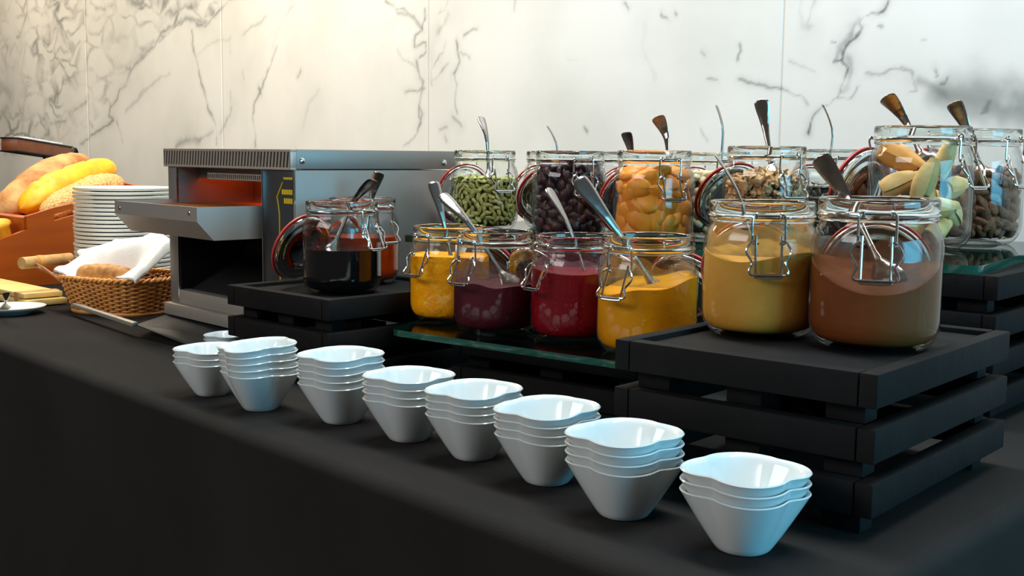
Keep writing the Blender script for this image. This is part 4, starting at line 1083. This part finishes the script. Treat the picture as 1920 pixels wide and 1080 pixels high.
# ------------------------------------------------------------------ wicker basket, napkin and roll
def basket():
    rz = math.radians(22); fl = np.array((-2.172, .812)); Lx, Ly = .222, .19
    ux = np.array((math.cos(rz), math.sin(rz))); uy = np.array((-math.sin(rz), math.cos(rz)))
    c = fl + ux * Lx / 2 + uy * Ly / 2
    root = tag(empty('bread_basket', W((c[0], c[1], 0)), rz), 'brown wicker bread basket lined with a white napkin beside the toaster', 'basket')
    hgt = .066
    def outline(t, z, off=0.0):     # rounded rectangle, flaring upwards
        k = z / hgt; hx = Lx / 2 - .020 + .020 * k + off; hy = Ly / 2 - .020 + .020 * k + off; e = 3.2
        cs, sn = np.cos(t), np.sin(t)
        r = (np.abs(cs / hx) ** e + np.abs(sn / hy) ** e) ** (-1 / e)
        return np.stack([r * cs, r * sn, np.full_like(t, z)], 1)
    ns = 46
    ts = np.arange(ns) * 2 * math.pi / ns
    g = G()
    for t in ts:
        g.tube(np.concatenate([outline(np.array([t]), z) for z in np.linspace(.002, hgt - .002, 6)]), .0018, 6)
    g.build('stakes', 'wicker_dark', root)
    rows = 15; n = ns * 4; tt = np.arange(n) * 2 * math.pi / n
    for part in range(1):
        g = G()
        for r in range(rows):
            z = .005 + (hgt - .010) * r / (rows - 1)
            ph = 1 if r % 2 else -1
            P = outline(tt, z); nr = outline(tt, z, .002) - P; nr /= np.linalg.norm(nr, axis=1)[:, None]
            P = P + nr * (.0024 * ph * np.cos(tt * ns / 2))[:, None]
            g.tube(P, .0020, 6, True)
        g.build('weave', 'wicker', root)
    g = G()
    for q in range(2):
        P = outline(tt, hgt + .001, .001); nr = outline(tt, hgt, .003) - outline(tt, hgt, .001); nr /= np.linalg.norm(nr, axis=1)[:, None]
        a = tt * 30 + q * math.pi
        P = P + nr * (.0026 * np.cos(a))[:, None]; P[:, 2] += .0026 * np.sin(a); g.tube(P, .0030, 6, True)
    g.build('braided_rim', 'wicker', root)
    g = G(); P = outline(tt, .003, .002); g.tube(P, .0035, 6, True); g.build('foot_rim', 'wicker', root)
    g = G(); P = outline(np.arange(40) * 2 * math.pi / 40, .003, -.002); v = list(map(tuple, P)); g.add(v + [(a, b, .006) for a, b, _ in v], [tuple(range(39, -1, -1)), tuple(range(40, 80))], 0, False); g.build('basket_floor', 'wicker', root)
    # handle: a wooden roll held out beyond the end on dark struts
    x = -Lx / 2 - .070
    hd = G().tube([(x, -Ly / 2 + .01, .088), (x, Ly / 2 - .06, .088)], [.0115, .0115], 14).build('handle', 'handle_wood', root)
    g = G()
    for y in (-Ly / 2 + .035, Ly / 2 - .075): g.tube([(x, y, .088), (x + .03, y, .078), (-Lx / 2 + .004, y, hgt - .01)], .003, 8)
    g.tube([(x + .02, -Ly / 2 + .03, .079), (-Lx / 2 + .01, -Ly / 2 + .06, .05)], .003, 8); g.build('strut', 'wicker_dark', hd)
    g = G(); g.tube([(x, -Ly / 2 + .045, .088), (x, -Ly / 2 + .058, .088)], .0125, 14); g.build('handle_band', 'wicker', hd)
    # napkin: crumpled white cloth filling the basket
    nx = 70; ny = 56; V = np.zeros((nx, ny, 3))
    for i in range(nx):
        for j in range(ny):
            u = i / (nx - 1) * 2 - 1; v = j / (ny - 1) * 2 - 1
            xx = u * (Lx / 2 - .010); yy = v * (Ly / 2 - .010)
            e = max(abs(u), abs(v))
            V[i, j] = (xx, yy, 0)
    X, Y = V[..., 0], V[..., 1]; u = X / (Lx / 2); v = Y / (Ly / 2)
    base = .074 + .050 * np.clip((v + .95) / 1.2, 0, 1) ** .7 * (1 - .35 * np.abs(u) ** 3) + .034 * np.exp(-((u - .62) / .5) ** 2 - ((v - .1) / .5) ** 2)
    fold = .026 * (fbm((u + 3) * 1.7 + .5 * v, (v + 3) * 1.4, 201, 3) - .5) + .010 * np.abs(fbm((u + 5) * 3, (v - u + 5) * 2.2, 211, 2) - .5)
    edge = np.clip((1 - np.maximum(np.abs(u), np.abs(v))) * 9, 0, 1)
    V[..., 2] = (base + fold) * (.45 + .55 * edge) 
    V[..., 2] = np.where(edge < .4, np.maximum(V[..., 2], .045), V[..., 2])
    # the cloth's corner pulled over the handle
    pull = np.clip((-u - .55) / .45, 0, 1) * np.clip((v + .15) / .5, 0, 1); V[..., 0] -= pull * .075; V[..., 2] = V[..., 2] * (1 - pull) + pull * (.098 + .006 * np.sin(v * 6))
    # room for the roll at the front rim
    dent = np.clip(1.5 * np.exp(-((u + .04) / .56) ** 4 - ((v + .58) / .36) ** 4), 0, 1); V[..., 2] = V[..., 2] * (1 - dent) + dent * np.minimum(V[..., 2], .0590)
    g = G(); g.grid(V); W2 = V.copy(); W2[..., 2] -= .003; W2[..., :2] *= .995; g.grid(W2[:, ::-1])
    o = g.build('napkin', 'napkin_white', None, 0); o.location = W((c[0], c[1], 0)); o.rotation_euler = (0, 0, rz)
    tag(o, 'crumpled white cloth napkin lining the wicker basket', 'napkin')
    # braided roll
    g = G(); lob = []
    for k in range(5):
        a = k / 4 * 2 - 1; rr = .018 * (1 - .18 * a * a)
        th = np.linspace(0, math.pi, 9); ph_ = np.arange(14) * 2 * math.pi / 14
        S = np.stack([np.outer(np.cos(th), np.ones(14)) * .017, np.outer(np.sin(th), np.cos(ph_)) * rr * 1.15, np.outer(np.sin(th), np.sin(ph_)) * rr * .85], -1)
        an = math.radians(32 if k % 2 else -26); ca, sa = math.cos(an), math.sin(an)
        S = np.stack([S[..., 0] * ca - S[..., 1] * sa + a * .034, S[..., 0] * sa + S[..., 1] * ca, S[..., 2]], -1); g.grid(S * 1.25, wrapv=True)
    o = g.build('bread_roll', 'roll_crust', None, 0)
    pp = c + ux * (-.004) + uy * (-Ly / 2 + .045); o.location = W((pp[0], pp[1], .0745)); o.rotation_euler = (0, 0, rz)
    tag(o, 'knotted brown bread roll on the napkin in the basket', 'bread roll')
basket()

# ------------------------------------------------------------------ wooden bread box with loaves
def bread_box():
    Xf = -2.62; root = tag(empty('bread_box', W((Xf - .2, 1.1, 0))), 'stepped brown wooden bread box holding three long loaves', 'bread box')
    ox, oy = Xf - .2, 1.1
    def side(name, x0, x1, pts, m='box_wood'):
        g = G(); v = [(x0 - ox, y - oy, z) for y, z in pts] + [(x1 - ox, y - oy, z) for y, z in pts]; k = len(pts)
        g.add(v, [tuple(range(k)), tuple(range(2 * k - 1, k - 1, -1))] + [(i, k + i, k + (i + 1) % k, (i + 1) % k) for i in range(k)], 0, False)
        return fix_normals(g.build(name, m, root))
    top = lambda y: .156 + min(y - .945, .12) * .29
    # side panel with a hand slot, made of pieces round the slot
    ys, ye = 1.006, 1.09; za, zb = top(1.006) - .030, top(1.006) - .015
    side('side_panel', Xf - .014, Xf, [(.80, 0), (.80, .078), (.945, .126), (.945, .156), (ys, top(ys)), (ys, 0)])
    side('side_panel', Xf - .014, Xf, [(ys, 0), (ys, za), (ye, za + .022), (ye, 0)]); side('side_panel', Xf - .014, Xf, [(ys, zb), (ys, top(ys)), (ye, top(ye)), (ye, zb + .022)])
    side('side_panel', Xf - .014, Xf, [(ye, 0), (ye, top(ye)), (1.282, top(1.282)), (1.282, 0)])
    side('side_panel', Xf - .464, Xf - .45, [(.80, 0), (.80, .078), (.945, .126), (.945, .156), (1.282, top(1.282)), (1.282, 0)])
    side('front_board', Xf - .45, Xf - .014, [(.80, 0), (.80, .076), (.812, .080), (.812, 0)]); side('step_board', Xf - .45, Xf - .014, [(.940, .0), (.940, .152), (.952, .156), (.952, 0)])
    g = G(); zl, zr_ = .240, .206; xa_, xb_ = Xf - .464 - ox, Xf - ox; y0_, y1_ = 1.270 - oy, 1.282 - oy    # back edge rises towards the brown loaf
    g.add([(xa_, y0_, 0), (xb_, y0_, 0), (xb_, y0_, zr_), (xa_, y0_, zl), (xa_, y1_, 0), (xb_, y1_, 0), (xb_, y1_, zr_), (xa_, y1_, zl)],
          [(0, 1, 2, 3), (7, 6, 5, 4), (0, 4, 5, 1), (1, 5, 6, 2), (2, 6, 7, 3), (3, 7, 4, 0)], 0, False); fix_normals(g.build('back_board', 'box_wood', root))
    side('tray_floor', Xf - .45, Xf - .014, [(.812, .062), (.812, .072), (.94, .108), (.94, .098)]); side('bin_floor', Xf - .45, Xf - .014, [(.952, .102), (.952, .112), (1.270, .202), (1.270, .192)])
    return root
bread_box()
def loaf(A, B, r, material, label, flat=.8, seed=0, gash=0, rough=.0):
    A, B = np.array(A), np.array(B); L = np.linalg.norm(B - A); e = (B - A) / L
    sd = np.cross(e, (0, 0, 1)); sd /= np.linalg.norm(sd); up_ = np.cross(sd, e)
    n, seg = 48, 36; V = np.zeros((n, seg, 3)); a = np.arange(seg) * 2 * math.pi / seg
    t = np.linspace(0, 1, n)
    prof = np.clip(1 - np.abs(2 * t - 1) ** 4.2, 0, 1) ** .55
    prof *= 1 + .05 * np.sin(t * 9 + seed)
    U, A2 = np.meshgrid(t, a, indexing='ij')
    nz_ = 1 + (fbm(U * 14 + seed, A2 * 2.2 + 3, 300 + seed, 3) - .5) * .16 + (fbm(U * 60 + seed, A2 * 9 + 3, 320 + seed, 2) - .5) * rough
    if gash: nz_ -= .13 * np.exp(-((np.sin(U * math.pi * gash + .5 * np.cos(A2)) ) / .22) ** 2) * np.clip(np.sin(A2), 0, 1) ** 2
    R = r * prof[:, None] * nz_
    bow = .10 * L * (np.sin(t * math.pi) ** 1.2) * .35
    for i in range(n):
        c = e * L * (t[i] - .5) + up_ * bow[i]
        V[i] = c + (R[i] * np.cos(a))[:, None] * sd + (R[i] * np.sin(a) * flat)[:, None] * up_
    g = G(); g.grid(V, wrapv=True); o = g.build('bread_loaf', material, None, 0); o.location = W((A + B) / 2)
    return tag(o, label, 'bread', 'loaves in the bread box')
loaf(pd(2, 399, 2.84), pd(160, 299, 3.16), .055, 'crust_brown', 'brown floury loaf at the back of the bread box', .75, 3, 0, .06)
loaf(pd(38, 392, 2.73), pd(212, 311, 3.02), .043, 'crust_yellow', 'smooth golden yellow baguette in the middle of the bread box', .85, 5, 4)
loaf(pd(78, 404, 2.67), pd(229, 339, 2.88), .036, 'crust_seed', 'seed-crusted loaf lying along the side of the bread box', .9, 8, 0, .16)
def muffin(p, s, label):
    pr = [(0, 0), (.024, 0), (.0265, .006), (.029, .030), (.033, .034), (.0325, .041), (.026, .047), (.014, .051), (0, .0525)]
    g = G(); g.lathe([(r * s, z * s) for r, z in pr], 28, rfun=lambda r, i, th: r * (1 + .03 * np.sin(th * 7 + i))); o = g.build('muffin', 'muffin', None, 50); o.location = W((p[0], p[1], .0718 + (p[1] - .812) * .28125)); o.rotation_euler = (math.atan(.28125), 0, 0)
    tag(o, label, 'muffin', 'muffins on the bread box')
muffin((-2.672, .904, .098), 1.0, 'yellow muffin on the low front step of the bread box')
muffin((-2.78, .900, .103), .95, 'yellow muffin on the front step beside the other muffin')

# ------------------------------------------------------------------ wooden sign bar on black legs behind the bread
def bar_stand():
    a, b = pd(33, 271, 3.25), pd(135, 287, 3.55); v = b - a; L = float(np.linalg.norm(v)); e = v / L
    rz = math.atan2(v[1], v[0]); tilt = -math.asin(e[2])
    root = tag(empty('display_stand', W((a[0], a[1], 0)), 0), 'wooden bar on black metal legs standing behind the loaves', 'stand')
    R = Matrix.Rotation(rz, 3, 'Z') @ Matrix.Rotation(tilt, 3, 'Y')
    c = (a + b) / 2 - np.array((a[0], a[1], 0))
    side_ = np.array(R @ Vector((0, 1, 0)))
    up_ = np.array(R @ Vector((0, 0, 1)))
    cc = c + side_ * .025
    G().box(tuple(cc), (L, .05, .034), 0, .001, R=R).build('wooden_bar', 'shelf_wood', root)
    for s in (1, -1): G().box(tuple(cc + up_ * s * .0185), (L + .006, .056, .004), 0, .0005, R=R).build('metal_edge', 'black_metal', root)
    for k in range(3): G().box(tuple(cc + up_ * .024 + np.array(e) * L * (-.22 + k * .24)), (L * .2, .035, .006), 0, .0005, R=R).build('label_card', 'paper_white', root)
    bl = b - np.array((a[0], a[1], 0))
    g = G()
    for q, o2 in ((.0, .006), (.0, .045)):
        s0 = bl + np.array(e) * .012 + side_ * o2
        g = G(); g.tube(smooth_path([tuple(s0 + np.array((0, 0, -.004))), tuple(s0 + np.array(e) * .02 + np.array((0, 0, .014))), tuple(s0 + np.array(e) * .035 + np.array((0, 0, -.03))), tuple(s0 + np.array(e) * .035 + np.array((0, 0, -.15))), (s0[0] + e[0] * .035, s0[1] + e[1] * .035, .002)]), .006, 8); g.build('leg', 'black_metal', root)
    for o2 in (.01, .04):
        s0 = bl - np.array(e) * L * .30 + side_ * o2
        g = G(); g.tube([tuple(s0 + np.array((0, 0, -.01))), (s0[0] - .01, s0[1], .002)], .0045, 8); g.build('leg', 'black_metal', root)
bar_stand()

# ------------------------------------------------------------------ wooden board and small dish
def left_front():
    c = np.array((-2.43, .835)); root = tag(empty('serving_board', W((c[0], c[1], 0)), math.radians(3)), 'thick pale wooden serving board beside the bread box', 'board')
    G().box((0, 0, .008), (.36, .082, .012), 0, .002).build('lower_board', 'board_wood', root)
    G().box((-.008, 0, .021), (.345, .078, .010), 0, .002).build('upper_board', 'board_wood', root)
    G().box((.135, 0, .015), (.020, .0835, .024), 0, .001).build('strap', 'handle_wood', root)
    for x in (-.12, .12): G().box((x, 0, .001), (.03, .06, .002)).build('foot', 'handle_wood', root)
    p = at(22, 588)
    pr = [(0, .004), (.028, .004), (.031, 0), (.034, .002), (.052, .009), (.060, .013), (.0605, .0148), (.059, .0150), (.050, .0112), (.034, .0066), (0, .0062)]
    g = G(); g.lathe(pr, 44); o = g.build('small_dish', 'plate_white', None, 50); o.location = W(p); tag(o, 'small white dish at the edge of the counter by the serving board', 'dish')
    # serving fork resting in the dish
    a = np.array(p) + np.array((.0, .0, .012)); b = pd(12, 548, 2.02)
    spoon(a + np.array((-.01, -.01, 0)), b, 'small dark spoon leaning in the white dish', rgt * .6 + fwd * .8, .05, .8, 'loose spoons')
left_front()
